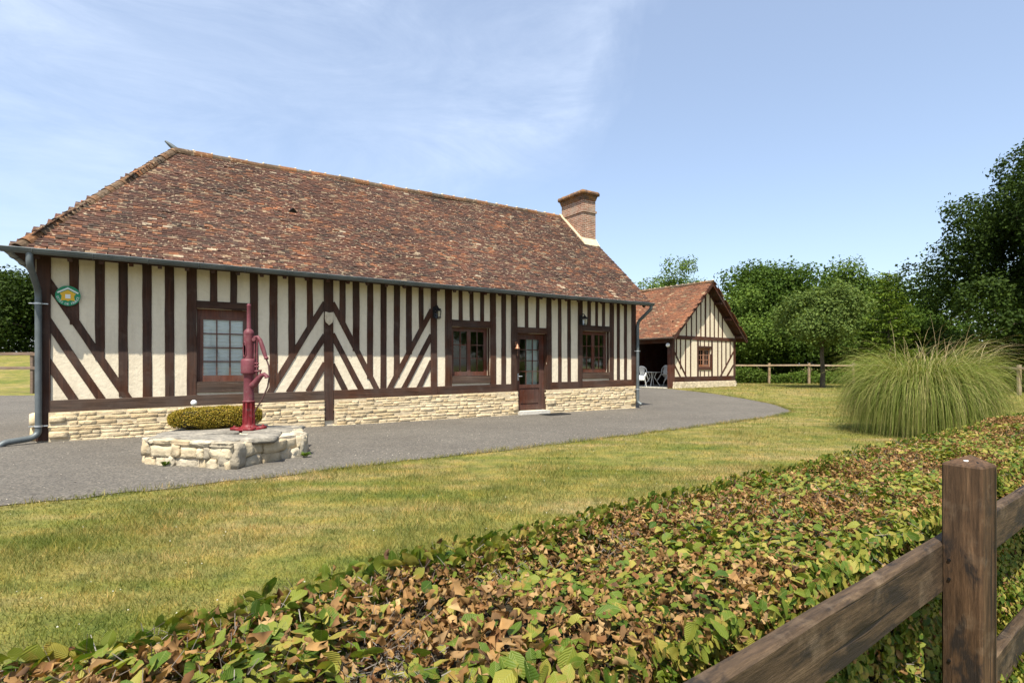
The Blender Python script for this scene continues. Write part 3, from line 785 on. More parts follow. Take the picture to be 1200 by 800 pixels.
for k_, (a_, b_, z0_, z1_) in FRONT.items():
    for x_ in (a_, b_ - .012):
        m = MB(); m.box((x_, .012, z0_ + (.0 if k_ == 'door' else .035)), (x_ + .012, .125 if k_ == 'door' else .10, z1_ - .006)); m.build("jamb_lining", M['timber'], house)
def door():
    a, b, z0, z1 = FRONT['door']; a += .004; b -= .004; y0 = .13; fr = .06
    m = MB(); m.box((a, y0, z0), (a + fr, y0 + .07, z1 - .003)); m.box((b - fr, y0, z0), (b, y0 + .07, z1 - .003)); m.box((a + fr, y0, z1 - fr), (b - fr, y0 + .07, z1 - .003))
    f = m.build("door_frame", M['door'], house)
    d = MB(); p, q, c, e = a + fr + .003, b - fr - .003, z0 + .02, z1 - fr - .003; st = .095; ya, yb = y0 - .005, y0 + .04; zm = z0 + .62
    d.box((p, ya, c), (p + st, yb, e)); d.box((q - st, ya, c), (q, yb, e)); d.box((p + st, ya, c), (q - st, yb, c + .14)); d.box((p + st, ya, e - .1), (q - st, yb, e)); d.box((p + st, ya, zm), (q - st, yb, zm + .1))
    d.box((p + st, ya + .02, c + .14), (q - st, yb - .012, zm))
    d.prism([(p + st + .04, c + .18), (q - st - .04, c + .18), (q - st - .04, zm - .04), (p + st + .04, zm - .04)], ya + .006, ya + .021, 'y')
    ga, gb, gc, gd = p + st, q - st, zm + .1, e - .1
    for k in (1, 2): x = ga + (gb - ga) * k / 3; d.box((x - .012, ya + .008, gc), (x + .012, yb - .008, gd))
    for k, t in enumerate((.29, .53, .77)): z = gc + (gd - gc) * t; d.box((ga, ya + .010, z - .012), (gb, yb - .010, z + .012))
    o = d.build("door", M['door'], house)
    g = MB(); g.box((ga, ya + .022, gc), (gb, ya + .026, gd)); g.build("glass", M['glass'], o)
    h = MB(); h.tube([(p + .045, ya, 1.05), (p + .045, ya - .05, 1.05), (p + .045, ya - .055, 1.05), (p + .15, ya - .055, 1.05)], .009, 8); h.box((p + .025, ya - .006, .93), (p + .065, ya, 1.13)); h.build("handle", M['steel'], o)
    k = MB(); n = 40; vs = []
    for i in range(n + 1):
        t = i / n; x = ga + (gb - ga) * (.42 + .60 * t); y = y0 + .14 + .02 * math.sin(i * 1.35); vs += [(x, y, .75 - .06 * t), (x, y, gd + .02)]
    k.add(vs, [(2 * i, 2 * i + 2, 2 * i + 3, 2 * i + 1) for i in range(n)], 0, True); k.build("curtain", M['curtain'], o)
    s = MB(); s.box((a - .02, -.16, -.02), (b + .02, .4, .098)); s.build("door_step", M['concrete'], house)
door()

def on_house(u, y, z):
    c, s_ = math.cos(ANG), math.sin(ANG); return Vector((AX + u * c - y * s_, AY + u * s_ + y * c, z))

# door mat
m = MB(); m.box((-.38, -.23, 0), (.38, .23, .018))
for i in range(9): m.box((-.34, -.20 + i * .045, .018), (.34, -.18 + i * .045, .024))
o = m.build("door_mat", M['mat']); p = on_house(10.95, -.55, .012); o.location = p; o.rotation_euler = (0, 0, ANG + .05)
tag(o, "black rubber door mat lying on the asphalt before the glazed door", "door mat")

# round enamel sign
def sign():
    e = empty("round_sign", on_house(.466, -.045, 2.585), ANG, "round green enamel sign with a yellow house emblem on the left of the wall", "sign")
    r = .178
    m = MB(); n = 40
    pr = [(r * math.cos(2 * math.pi * i / n), r * math.sin(2 * math.pi * i / n)) for i in range(n)]
    m.prism(pr, -.006, .006, 'y'); m.build("disc", M['green_enamel'], e)
    m = MB()                                              # white roof chevron
    for s_ in (-1, 1):
        m.prism([(0, .150), (s_ * .152, .060), (s_ * .142, .038), (0, .122)], -.010, -.006, 'y')
    m.build("roof_emblem", M['white_enamel'], e)
    m = MB()
    pent = [(0, .105), (.112, .040), (.086, -.005), (.098, -.088), (.03, -.078), (0, -.098), (-.03, -.078), (-.098, -.088), (-.086, -.005), (-.112, .040)]
    m.prism(pent, -.0095, -.006, 'y'); m.build("house_emblem", M['yellow_enamel'], e)
    m = MB(); m.prism([(-.036, -.046), (.036, -.046), (.036, .026), (-.036, .026)], -.0125, -.0095, 'y'); m.build("window_emblem", M['white_enamel'], e)
    txt = "GITES DE FRANCE"; rr = .146; verts_all = MB(); words_ = []
    for i, ch in enumerate(txt):
        if ch == ' ':
            words_.append(verts_all); verts_all = MB(); continue
        cu = bpy.data.curves.new("letter", 'FONT'); cu.body = ch; cu.size = .052; cu.align_x = 'CENTER'; cu.align_y = 'CENTER'; cu.resolution_u = 2
        ob = bpy.data.objects.new("letter", cu); col.objects.link(ob)
        dg = bpy.context.evaluated_depsgraph_get(); dg.update(); me = ob.evaluated_get(dg).to_mesh()
        an = R(190) + R(160) * i / (len(txt) - 1); cx, cz = rr * math.cos(an), rr * math.sin(an); rot = an + R(90)
        vs = []
        for v in me.vertices:
            x, z = v.co.x, v.co.y; vs.append((cx + x * math.cos(rot) - z * math.sin(rot), -.0075, cz + x * math.sin(rot) + z * math.cos(rot)))
        verts_all.add(vs, [tuple(p.vertices) for p in me.polygons]); ob.evaluated_get(dg).to_mesh_clear()
        bpy.data.objects.remove(ob); bpy.data.curves.remove(cu)
    for w_ in words_ + [verts_all]: w_.build("lettering", M['white_enamel'], e, fixn=False)
sign()

# stone shield on the central post
m = MB(); sh = [(-.085, .14), (0, .125), (.085, .14), (.092, .0), (.07, -.09), (0, -.15), (-.07, -.09), (-.092, 0)]
m.prism(sh, -.02, .02, 'y'); m.prism([(x * .74, z * .74) for x, z in sh], -.030, -.019, 'y')
m.prism([(-.008, -.08), (.008, -.08), (.008, .08), (-.008, .08)], -.037, -.029, 'y'); m.prism([(-.045, .02), (.045, .02), (.045, .036), (-.045, .036)], -.036, -.0295, 'y')
o = m.build("stone_shield", M['plaque']); o.location = on_house(5.02, -.058, 2.395); o.rotation_euler = (0, 0, ANG)
tag(o, "small pale stone shield fixed to the central dark post", "plaque")

# wall lanterns
def lantern(u, z, label):
    e = empty("wall_lantern", on_house(u, -.036, z), ANG, label, "wall lamp", "black wall lanterns on the house")
    m = MB(); m.box((-.05, -.02, -.12), (.05, 0, .16)); m.tube([(0, -.01, .13), (0, -.10, .19), (0, -.17, .17), (0, -.18, .12)], .012, 8); m.build("bracket", M['iron'], e)
    m = MB(); m.lathe([(.02, .14), (.035, .12), (.10, .06), (.105, .045)], 6, (0, -.18, 0), smooth=False); m.lathe([(.07, -.15), (.075, -.135)], 6, (0, -.18, 0), smooth=False)
    for k in range(6):
        q = math.pi / 3 * k; m.tube([(.095 * math.cos(q), -.18 + .095 * math.sin(q), .05), (.068 * math.cos(q), -.18 + .068 * math.sin(q), -.14)], .007, 6)
    m.build("lantern_cage", M['iron'], e)
    m = MB(); m.lathe([(.06, -.13), (.086, .045)], 6, (0, -.18, 0), smooth=False); m.build("lantern_glass", M['glass'], e)
    for zz in (.1, -.1):
        m = MB(); m.tube([(.03, -.012, zz), (.14, -.03, zz + .01), (.155, -.03, zz + .01)], [.012, .012, .016], 6); m.build("hook", M['iron'], e)
lantern(7.59, 2.64, "black iron wall lantern on the post left of the middle window")
lantern(12.28, 2.66, "black iron wall lantern on the post left of the rightmost window")
# door bell
m = MB(); m.lathe([(.012, .10), (.02, .09), (.035, .06), (.05, 0), (.075, -.02), (.075, -.03)], 14, (0, -.09, 0)); m.tube([(0, 0, .12), (0, -.06, .15), (0, -.09, .13), (0, -.09, .1)], .008, 8); m.box((-.02, -.012, .06), (.02, 0, .16)); m.tube([(0, -.09, -.02), (0, -.09, -.22)], .004, 6)
o = m.build("door_bell", M['bell']); o.location = on_house(9.99, -.038, 1.83); o.rotation_euler = (0, 0, ANG); tag(o, "small copper hand bell hanging beside the front door", "bell")

# ------------------------------------------------------------------ ANNEX
BANG = R(35.9); BX, BY, BZ = 7.44, 25.8, .265
annex = empty("timbered_annex", (BX, BY, BZ), BANG, "small half-timbered outbuilding with an open bay and red tiled gable roof", "outbuilding")
AW, AD, AOV, AFO = 5.1, 7.6, .42, .45
AE, AR = 2.36, 5.12                      # eave and ridge heights above its ground
AWIN = (2.02, 3.04, .98, 1.93)
def ax(px):
    r_ = (px - 600) / 650; c, s_ = math.cos(BANG), math.sin(BANG); return (r_ * BY - BX) / (c - s_ * r_)
def az(s_): return AE + (AR - AE) * (1 - abs(s_ - AW / 2) / (AW / 2 + AOV)) - .06
def annex_build():
    a, b, z0, z1 = AWIN; T = .2
    m = MB(); g = lambda x: az(x) - .03
    for (x0, x1) in ((.02, a), (b, AW - .02)):
        m.prism([(x0, .25), (x1, .25), (x1, g(x1)), (x0, g(x0))], 0, T, 'y')
    m.prism([(a, .25), (b, .25), (b, z0), (a, z0)], .001, T - .001, 'y'); m.prism([(a, z1), (b, z1), (b, g(b)), (AW / 2, g(AW / 2)), (a, g(a))], .001, T - .001, 'y')
    m.box((AW - .22, T, .0), (AW - .02, AD, AE + .15)); m.box((.02, 3.6, .0), (.22, AD, AE + .15))
    m.prism([(.22, 0), (AW - .22, 0), (AW - .22, g(AW)), (AW / 2, g(AW / 2)), (.22, g(0))], AD - .2, AD - .001, 'y')
    m.build("wall", M['plaster'], annex)
    m = MB(); m.box((.22, 3.9, 0), (AW - .22, 4.0, 4.0)); m.box((.21, 3.62, 0), (.24, 3.9, 2.4)); m.box((AW - .26, .22, 0), (AW - .225, 3.9, 2.4)); m.box((.3, .205, .25), (2.0, .23, 3.2)); m.box((3.06, .205, .25), (AW - .3, .23, 3.2))
    m.build("bay_lining", M['annex_wood'], annex)
    m = MB(); m.box((.0, .2, -.2), (AW - .2, 3.9, .035)); m.build("bay_floor", M['concrete'], annex)
    # stone base
    m = MB(); rs = random.Random(8); m.box((.0, -.03, -.2), (AW, .02, .30), 1)
    for r_ in range(7):
        x = rs.uniform(0, .05)
        while x < AW - .03:
            l = rs.uniform(.07, .2); m.stone((x + l / 2, -.033, .02 + r_ * .043), (l, .03, .05), rs.random() * 999, 0, .12, 1); x += l
    m.box((AW - .05, .0, -.2), (AW + .02, AD, .3), 1)
    m.build("plinth", [M['annex_stone'], M['mortar']], annex)
    def tim(name, p0, p1, wdt, proud, mat=M['annex_wood'], dep=.1):
        k = MB(); d = Vector((p1[0] - p0[0], 0, p1[1] - p0[1])); y = -proud + dep / 2
        k.bar((p0[0], y, p0[1]), (p1[0], y, p1[1]), wdt, dep, Vector((d.z, 0, -d.x)), seg=3, jit=.002, ch=.004); k.build(name, mat, annex)
    zs, zt = .56, 2.32
    for p0, p1, lo in [(792, 793.1, 1.45), (796.8, 797.9, .95), (802.6, 803.9, zs), (808.5, 809.9, zs), (840.3, 841.8, zs), (844.9, 846.3, zs), (850, 851.2, 1.0), (855, 856, 1.5)]:
        x0, x1 = ax(p0), ax(p1); tim("stud", ((x0 + x1) / 2, lo - .03), ((x0 + x1) / 2, zt), .085, .016)
    for p in (820.5, 825.4, 830.4):
        x = ax(p); tim("short_stud", (x, 2.0), (x, zt), .07, .016); tim("short_stud", (x, zs), (x, .82), .07, .016)
    for p in (804, 810, 815.7, 820.9, 826.3, 831.7, 836.7, 841.4, 846.2):
        x = ax(p) + .02; tim("gable_stud", (x, 2.45), (x, az(x) - .12), .125 if abs(p - 826.3) < .5 else .085, .016)
    tim("tie_beam", (-.04, 2.40), (AW + .04, 2.40), .18, .030, M['annex_wood_h'])
    tim("sill_beam", (.02, .425), (AW - .02, .425), .25, .028, M['annex_wood_h'])
    tim("post", (.09, .0), (.09, 2.31), .18, .034, dep=.3); tim("post", (AW - .07, .55), (AW - .07, 2.31), .16, .034)
    xw0, xw1 = AWIN[0], AWIN[1]
    tim("window_post", (xw0 - .06, .55), (xw0 - .06, 2.31), .12, .022); tim("window_post", (xw1 + .06, .55), (xw1 + .06, 2.31), .12, .022)
    tim("lintel", (xw0, AWIN[3] + .05), (xw1, AWIN[3] + .05), .1, .024, M['annex_wood_h']); tim("window_sill_beam", (xw0, AWIN[2] - .06), (xw1, AWIN[2] - .06), .12, .032, M['annex_wood_h'])
    for a_, b_ in [((.17, 1.72), (1.05, .54)), ((.17, 1.10), (.62, .54)), ((AW - .15, 1.78), (AW - 1.28, .54)), ((AW - .15, 1.10), (AW - .72, .54))]: tim("brace", a_, b_, .09, .019)
    # rafters framing the gable triangle, on the wall
    for s_ in (0, 1):
        x0 = .05 if s_ == 0 else AW - .05
        tim("gable_rafter", (x0, az(x0) - .10), (AW / 2, az(AW / 2) - .10), .13, .022)
    # roof
    VV = [[], []]; run = AW / 2 + AOV; e = Vector((run, 0, AR - AE)); S_ = e.length; e.normalize(); LN = AD + 2 * AFO
    ok = lambda u, v: (v < S_ - .02) & (u < LN) & (u > 0)
    tile_slope(VV[0], VV[1], (-AOV, AD + AFO, AE), (0, -1, 0), tuple(e), ok, ulen=LN, vlen=S_, width=.17, gauge=.1, seed=21)
    e_ = Vector((-run, 0, AR - AE)).normalized()
    tile_slope(VV[0], VV[1], (AW + AOV, -AFO, AE), (0, 1, 0), tuple(e_), ok, ulen=LN, vlen=S_, width=.17, gauge=.1, seed=22)
    rf = np_mesh("roof", np.concatenate(VV[0]), np.concatenate(VV[1]), 4, M['tile_annex'], annex)
    m = MB(); m.prism([(-AOV, AE - .02), (AW / 2, AR - .02), (AW + AOV, AE - .02), (AW + AOV, AE - .06), (AW / 2, AR - .07), (-AOV, AE - .06)], -AFO, AD + AFO, 'y'); m.build("roof_boarding", M['annex_wood'], rf)
    for s_ in (-1, 1):
        m = MB(); m.bar((AW / 2 + s_ * (AW / 2 + AOV), -AFO + .02, AE - .07), (AW / 2 + s_ * .01, -AFO + .02, AR - .07), .16, .035, (-s_ * .7, 0, .7)); m.build("barge_board", M['annex_wood'], rf)
    for x in (-.02, AW * .18, AW * .34, AW * .66, AW * .82, AW + .02):
        m = MB(); z = az(x) - .14; m.bar((x, -AFO + .05, z), (x, .1, z), .1, .12, (1, 0, 0)); m.build("purlin_end", M['annex_wood_h'], rf)
    m = MB(); rs = random.Random(1); n = 24
    for i in range(n):
        y = -AFO + (AD + 2 * AFO) * i / n; L_ = (AD + 2 * AFO) / n
        k = 7; vs = []
        for yy, r_ in ((y, .115), (y + L_ * 1.05, .105)):
            for q in range(k): t = math.pi * q / (k - 1); vs.append((AW / 2 + math.cos(t) * r_, yy, AR + .0 + math.sin(t) * r_))
        m.add(vs, [(q, q + 1, k + q + 1, k + q) for q in range(k - 1)] + [tuple(range(k))]); m.stone((AW / 2, y, AR + .10), (.12, .05, .05), i + 50, 1, .15, 1)
    m.build("ridge_tiles", [M['ridge'], M['mortar_grey']], rf, fixn=False)
    m = MB(); m.tube([(-AOV - .04, -AFO, AE - .02), (-AOV - .04, AD + AFO, AE - .02)], .05, 10); m.build("gutter", M['timber_grey'], annex)
    window(None, 2, 3, 2, M['annex_window'], par=annex, op=AWIN, back=.09, fr=.05, sash=.06, bar=.03, sillmat=M['annex_wood_h'])
    # posts of the open bay
    for y in (3.55,): 
        k = MB(); k.box((.0, y - .1, 0), (.2, y + .1, 2.3)); k.build("bay_post", M['annex_wood'], annex)
    k = MB(); k.box((.01, .2, 2.14), (.19, 3.5, 2.33)); k.build("bay_beam", M['annex_wood_h'], annex)
annex_build()
def on_annex(x, y, z):
    c, s_ = math.cos(BANG), math.sin(BANG); return Vector((BX + x * c - y * s_, BY + x * s_ + y * c, BZ + z))
e = empty("globe_lamp", on_annex(-.03, .1, 2.03), BANG, "white globe lamp on the corner post of the outbuilding", "lamp")
m = MB(); m.lathe([(.01, -.09)] + [(.095 * math.cos(t), .095 * math.sin(t)) for t in np.linspace(-1.2, 1.3, 9)], 14, (-.14, 0, 0)); m.build("globe", M['globe'], e)
m = MB(); m.tube([(0.02, 0, .08), (-.06, 0, .13), (-.14, 0, .12), (-.14, 0, .085)], .012, 8); m.build("bracket", M['iron'], e)

# plastic garden chairs and table
def chair():
    e = empty("garden_chair", (0, 0, 0))
    m = MB(); rs = 0
    m.prism([(-.22, -.22), (.22, -.22), (.20, .22), (-.20, .22)], .40, .425, 'z'); m.prism([(-.23, -.24), (.23, -.24), (.23, -.215), (-.23, -.215)], .37, .42, 'z'); m.build("seat", M['white_plastic'], e)
    m = MB()
    top = [(math.cos(t) * .235, .27 + .0, .62 + math.sin(t) * .24) for t in np.linspace(math.pi, 0, 11)]
    fr = [(-.2, .21, .41)] + [(x, .22 + (z - .41) * .22, z) for x, y, z in top] + [(.2, .21, .41)]
    m.tube(fr, .022, 8)
    for k in range(5):
        x = -.12 + k * .06; zt = .62 + math.sqrt(max(.0, .24 ** 2 - x * x)) - .01
        m.bar((x * .7, .21, .42), (x, .22 + (zt - .41) * .22, zt), .034, .012, (1, 0, 0))
    m.build("backrest", M['white_plastic'], e)
    for s_ in (-1, 1):
        m = MB(); m.tube([(s_ * .25, -.24, .62), (s_ * .26, -.05, .635), (s_ * .24, .25, .62)], [.028, .03, .022], 8); m.build("armrest", M['white_plastic'], e)
        m = MB(); m.tube([(s_ * .27, -.27, 0), (s_ * .235, -.23, .40), (s_ * .25, -.24, .62)], [.02, .03, .022], 8); m.build("leg", M['white_plastic'], e)
        m = MB(); m.tube([(s_ * .24, .33, 0), (s_ * .21, .23, .41)], [.02, .03], 8); m.build("leg", M['white_plastic'], e)
    return e
c1 = chair()
def copy_tree(o, parent=None):
    c = o.copy(); col.objects.link(c); c.parent = parent
    for ch in list(o.children): copy_tree(ch, c)
    return c
c2 = copy_tree(c1)
for c, x, y, rz, tilt, lb in ((c1, .33, 2.05, R(-65), R(24), "white plastic garden chair tipped against the table, next to the house corner"),
                              (c2, 1.42, 1.55, R(95), R(-33), "white plastic garden chair tipped against the table, next to the brown corner post")):
    c.location = on_annex(x, y, .04 + (.10 if tilt > 0 else .14)); c.rotation_euler = (tilt if False else 0, 0, 0)
    c.rotation_euler = (Matrix.Rotation(BANG + rz, 4, 'Z') @ Matrix.Rotation(R(30), 4, 'X')).to_euler()
    tag(c, lb, "chair", "white plastic garden chairs")
e = empty("garden_table", on_annex(.95, 1.95, .04), BANG, "small white plastic table between the two tipped garden chairs", "table")
m = MB(); m.lathe([(.40, .69), (.42, .70), (.42, .715), (.40, .72)], 20); m.build("tabletop", M['white_plastic'], e)
for k in range(4):
    q = math.pi / 2 * k + .5; m = MB(); m.tube([(.40 * math.cos(q), .40 * math.sin(q), 0), (.10 * math.cos(q), .10 * math.sin(q), .45), (.2 * math.cos(q), .2 * math.sin(q), .69)], .018, 8); m.build("leg", M['white_plastic'], e)

# ------------------------------------------------------------------ stone pedestal, pump, box shrub
PED = [(-5.12, 7.55), (-3.62, 7.08), (-3.05, 8.25), (-3.45, 9.15), (-4.25, 9.5), (-5.2, 8.75)]
_c = (-4.12, 8.35); PED = [(_c[0] + (x - _c[0]) * .93, _c[1] + (y - _c[1]) * .93) for x, y in PED]
PH = .36
def pedestal():
    m = MB(); rs = random.Random(12); n = len(PED)
    cx = sum(p[0] for p in PED) / n; cy = sum(p[1] for p in PED) / n
    ins = [(cx + (x - cx) * .993, cy + (y - cy) * .993) for x, y in PED]
    m.prism(ins, -.1, PH - .03, 'z', 1)
    for i in range(n):
        a, b = Vector(PED[i]), Vector(PED[(i + 1) % n]); d = (b - a); L_ = d.length; d.normalize(); nrm = Vector((d.y, -d.x))
        A3 = Matrix(((d.x, nrm.x, 0), (d.y, nrm.y, 0), (0, 0, 1)))
        z = -.03
        while z < PH - .05:
            h = rs.uniform(.11, .20); h = min(h, PH - z - .005); t = rs.uniform(-.05, .08)
            while t < L_ - .03:
                l = rs.choice((.1, .16, .24, .34)) * rs.uniform(.8, 1.2); l = min(l, L_ - t + .05); hh = h * rs.uniform(.8, 1.05)
                q = a + d * (t + l / 2) - nrm * (.05 + rs.uniform(-.03, .02))
                m.stone((q.x, q.y, z + hh / 2), (l * 1.02, .15, hh * 1.06), rs.random() * 1e4, 0, .17, 3, A3, .28)
                t += l + rs.uniform(.005, .02)
            z += h
    m.stone((-3.66, 7.27, .17), (.26, .22, .34), 77, 0, .14, 3, None, .3)
    m.stone((-3.20, 8.28, .18), (.24, .24, .32), 78, 0, .14, 3, None, .3)
    # flat capping slabs
    for (x, y, sx, sy, r_) in [(-4.70, 7.85, .7, .5, .3), (-4.05, 7.68, .8, .62, -.25), (-3.56, 7.9, .45, .85, .3), (-4.6, 8.3, .9, .7, .5), (-3.75, 8.75, .8, .8, .2), (-4.3, 8.95, .7, .6, .5), (-4.95, 8.4, .5, .7, .1)]:
        m.stone((x, y, PH - .035), (sx, sy, .075), x * 55, 2, .05, 3, Matrix.Rotation(r_, 3, 'Z'))
    o = m.build("stone_pedestal", [M['rubble'], M['mortar_grey'], M['capstone']])
    tag(o, "low rubble stone pedestal carrying the red pump on the asphalt", "pedestal")
b = NB("lichen_capstone"); v = b.coord(); n1 = b.noise(v, 3, 6, .65); n2 = b.noise(v, 24, 4)
b.bump(n1, .6, .03); M['capstone'] = b.done(b.mix(1., b.ramp(n1, [(.3, (.12, .11, .095)), (.5, (.2, .185, .16)), (.7, (.33, .30, .25))]), b.ramp(n2, [(.3, (.7, .7, .7)), (.7, (1.25, 1.25, 1.2))]), 'MULTIPLY'), .95)
pedestal()

def pump():
    e = empty("water_pump", (-4.07, 8.58, PH), 0, "old cast iron hand water pump with faded red paint on the stone pedestal", "water pump")
    m = MB()                                             # column with its base plate, fluted foot and flange
    m.lathe([(.20, 0), (.20, .018), (.19, .025), (.12, .045), (.098, .07), (.088, .10), (.078, .42), (.092, .425), (.092, .445), (.078, .45)], 24)
    for k in range(4):
        q = math.pi / 2 * k + .5; m.stone((.17 * math.cos(q), .17 * math.sin(q), .02), (.15, .12, .05), k, 0, .04, 1); m.lathe([(.02, 0), (.022, .06), (.012, .07)], 6, (.2 * math.cos(q), .2 * math.sin(q), .0))
    for k in range(8):
        q = math.pi / 4 * k; m.bar((.084 * math.cos(q), .084 * math.sin(q), .06), (.076 * math.cos(q), .076 * math.sin(q), .42), .03, .02, (-math.sin(q), math.cos(q), 0))
    m.build("column_foot", M['red'], e)
    m = MB(); m.lathe([(.077, .45), (.074, .84), (.080, .855), (.112, .865), (.114, .88), (.114, 1.06), (.106, 1.085), (.08, 1.092)], 24); m.build("pump_barrel", M['red'], e)
    # upper housing with a real slot
    m = MB(); n = 32; rad = .075
    zs = [1.09, 1.14, 1.2, 1.3, 1.36, 1.46]
    for i in range(len(zs) - 1):
        for j in range(n):
            q0, q1 = 2 * math.pi * j / n, 2 * math.pi * (j + 1) / n; mid = (q0 + q1) / 2; da = (mid - R(242) + math.pi) % (2 * math.pi) - math.pi
            if abs(da) < .42 and 1.13 < (zs[i] + zs[i + 1]) / 2 < 1.33: continue
            vs = [(rad * math.cos(q), rad * math.sin(q), z) for z in (zs[i], zs[i + 1]) for q in (q0, q1)]; m.add(vs, [(0, 1, 3, 2)], 0, False)
    m.lathe([(.075, 1.46), (.078, 1.47), (.075, 1.50), (.058, 1.535), (.036, 1.55), (.032, 1.56), (.029, 1.90), (.031, 1.905), (.031, 1.925), (.018, 1.94)], 20)
    # rim round the slot
    rim = []
    for k in range(17):
        t = 2 * math.pi * k / 16; an = R(242) + .44 * math.cos(t); rim.append((.078 * math.cos(an), .078 * math.sin(an), 1.235 + .115 * math.sin(t)))
    m.tube(rim, .009, 6)
    m.tube([(0, 0, 1.09), (0, 0, 1.4)], .014, 8)
    m.build("pump_head", M['red'], e, fixn=False)
    m = MB(); m.tube([(.05, -.02, .68), (.10, -.03, .70), (.16, -.05, .77), (.22, -.06, .835), (.27, -.07, .85), (.305, -.08, .83), (.315, -.082, .80)], [.052, .055, .045, .036, .032, .030, .036], 12)
    m.tube([(.20, -.055, .82), (.20, -.055, .90)], [.012, .014], 8); m.lathe([(.02, .895), (.026, .91), (.02, .925)], 10, (.2, -.055, 0)); m.build("spout", M['red'], e)
    m = MB()
    m.tube([(.05, 0, 1.36), (.10, -.02, 1.395), (.14, -.03, 1.395)], .022, 8); m.tube([(.10, -.06, 1.39), (.10, .02, 1.39)], .03, 10)
    m.tube([(.095, -.025, 1.42), (.15, -.03, 1.43), (.19, -.035, 1.38), (.235, -.04, 1.25), (.285, -.045, 1.10)], [.022, .026, .030, .034, .026], 10)
    m.lathe([(.01, 1.075), (.032, 1.085), (.032, 1.12), (.01, 1.13)], 10, (.29, -.045, 0))
    m.build("lever", M['red'], e)
    m = MB(); m.tube([(.29, -.045, 1.09), (.33, -.05, .98), (.34, -.05, .82), (.31, -.045, .66), (.22, -.03, .47), (.12, -.015, .32), (.08, 0, .26)], .013, 8); m.build("handle", M['rod'], e)
    m = MB()
    for dx in (.105, .145): m.tube([(dx, -.03, 1.40), (dx - .01, -.03, .90)], .012, 8)
    for z in (.90, .97, 1.02): m.tube([(.07, -.03, z), (.165, -.03, z)], .014, 8)
    m.tube([(.13, -.03, .91), (.13, -.03, .80)], .010, 8)
    m.build("link_rods", M['red'], e)
pump()

M['box_leaf'] = mat_foliage("box_leaf", [(.14, .13, .014), (.28, .22, .022), (.37, .27, .032), (.21, .18, .02), (.38, .23, .04)], .25)
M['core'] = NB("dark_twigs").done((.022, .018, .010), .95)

LEAF4 = (np.array([[0, -.5, 0], [.5, .05, .12], [0, .5, -.04], [-.5, .05, .12]]), np.array([[0, 1, 2, 3]]))
LEAF8 = (np.array([[0, -.5, 0], [.24, -.32, .05], [.34, -.02, .07], [.22, .28, .04], [0, .5, -.10], [-.22, .28, .04], [-.34, -.02, .07], [-.24, -.32, .05], [0, -.3, 0.0], [0, 0, 0], [0, .28, -.02]]),
         np.array([[0, 1, 8, 8], [1, 2, 9, 8], [2, 3, 10, 9], [3, 4, 10, 10], [0, 8, 7, 7], [8, 9, 6, 7], [9, 10, 5, 6], [10, 4, 5, 5]]))
def unit(a): return a / np.maximum(np.linalg.norm(a, axis=1, keepdims=True), 1e-9)
def rand_unit(n, g): return unit(g.normal(size=(n, 3)))
def leaves(pos, nrm, size, tmpl, g, aspect=None, dirs=None, curl=None):
    n = len(pos); T, F = tmpl
    d = dirs if dirs is not None else rand_unit(n, g); d = unit(d - nrm * np.sum(d * nrm, 1, keepdims=True)); s_ = np.cross(d, nrm)
    asp = np.ones(n) if aspect is None else aspect
    cz = np.ones(n) if curl is None else curl
    V = (pos[:, None, :] + size[:, None, None] * (T[None, :, 0:1] * asp[:, None, None] * s_[:, None, :] + T[None, :, 1:2] * d[:, None, :] + (T[None, :, 2:3] * cz[:, None, None]) * nrm[:, None, :]))
    k = len(T); FF = (np.arange(n) * k)[:, None, None] + F[None]
    return V.reshape(-1, 3), FF.reshape(-1, F.shape[1])

def shrub_box():
    e = empty("box_shrub", (-4.66, 8.74, PH), math.atan2(.56, .83), "low clipped yellow-green shrub on the pedestal behind the pump", "shrub")
    g = np.random.default_rng(4); n = 16000
    hx, hy, hz = .64, .20, .165
    p = unit(g.normal(size=(n, 3)) * [1, 1, 1]); 
    p = np.sign(p) * np.abs(p) ** .9; p = p / (np.sum(np.abs(p) ** 2.9, 1, keepdims=True)) ** (1 / 2.9)
    p *= g.uniform(.86, 1.03, (n, 1)); lump = .09 * np.sin(p[:, :1] * 9) * np.cos(p[:, 1:2] * 5)
    pos = p * [hx, hy, hz] * (1 + lump) + [0, 0, hz + .01]; nr = unit(p / [hx, hy, hz] * .1 + g.normal(size=(n, 3)) * .7)
    V, F = leaves(pos, nr, g.uniform(.018, .034, n), LEAF4, g, np.full(n, .6))
    np_mesh("foliage", V, F, 4, M['box_leaf'], e)
    m = MB(); m.stone((0, 0, hz), (hx * 1.55, hy * 1.45, hz * 1.6), 5, 0, .05, 3); m.build("filler_core", M['core'], e)
shrub_box()
e = empty("garden_light", (-5.02, 8.75, PH + .02), 0, "small white ball light on a thin stake beside the clipped shrub", "light")
m = MB(); m.lathe([(.045 * math.cos(t), .38 + .045 * math.sin(t)) for t in np.linspace(-1.5, 1.5, 9)], 14); m.build("ball", M['globe'], e)
m = MB(); m.tube([(0, 0, 0), (0, 0, .345)], .008, 8); m.build("stake", M['steel'], e)

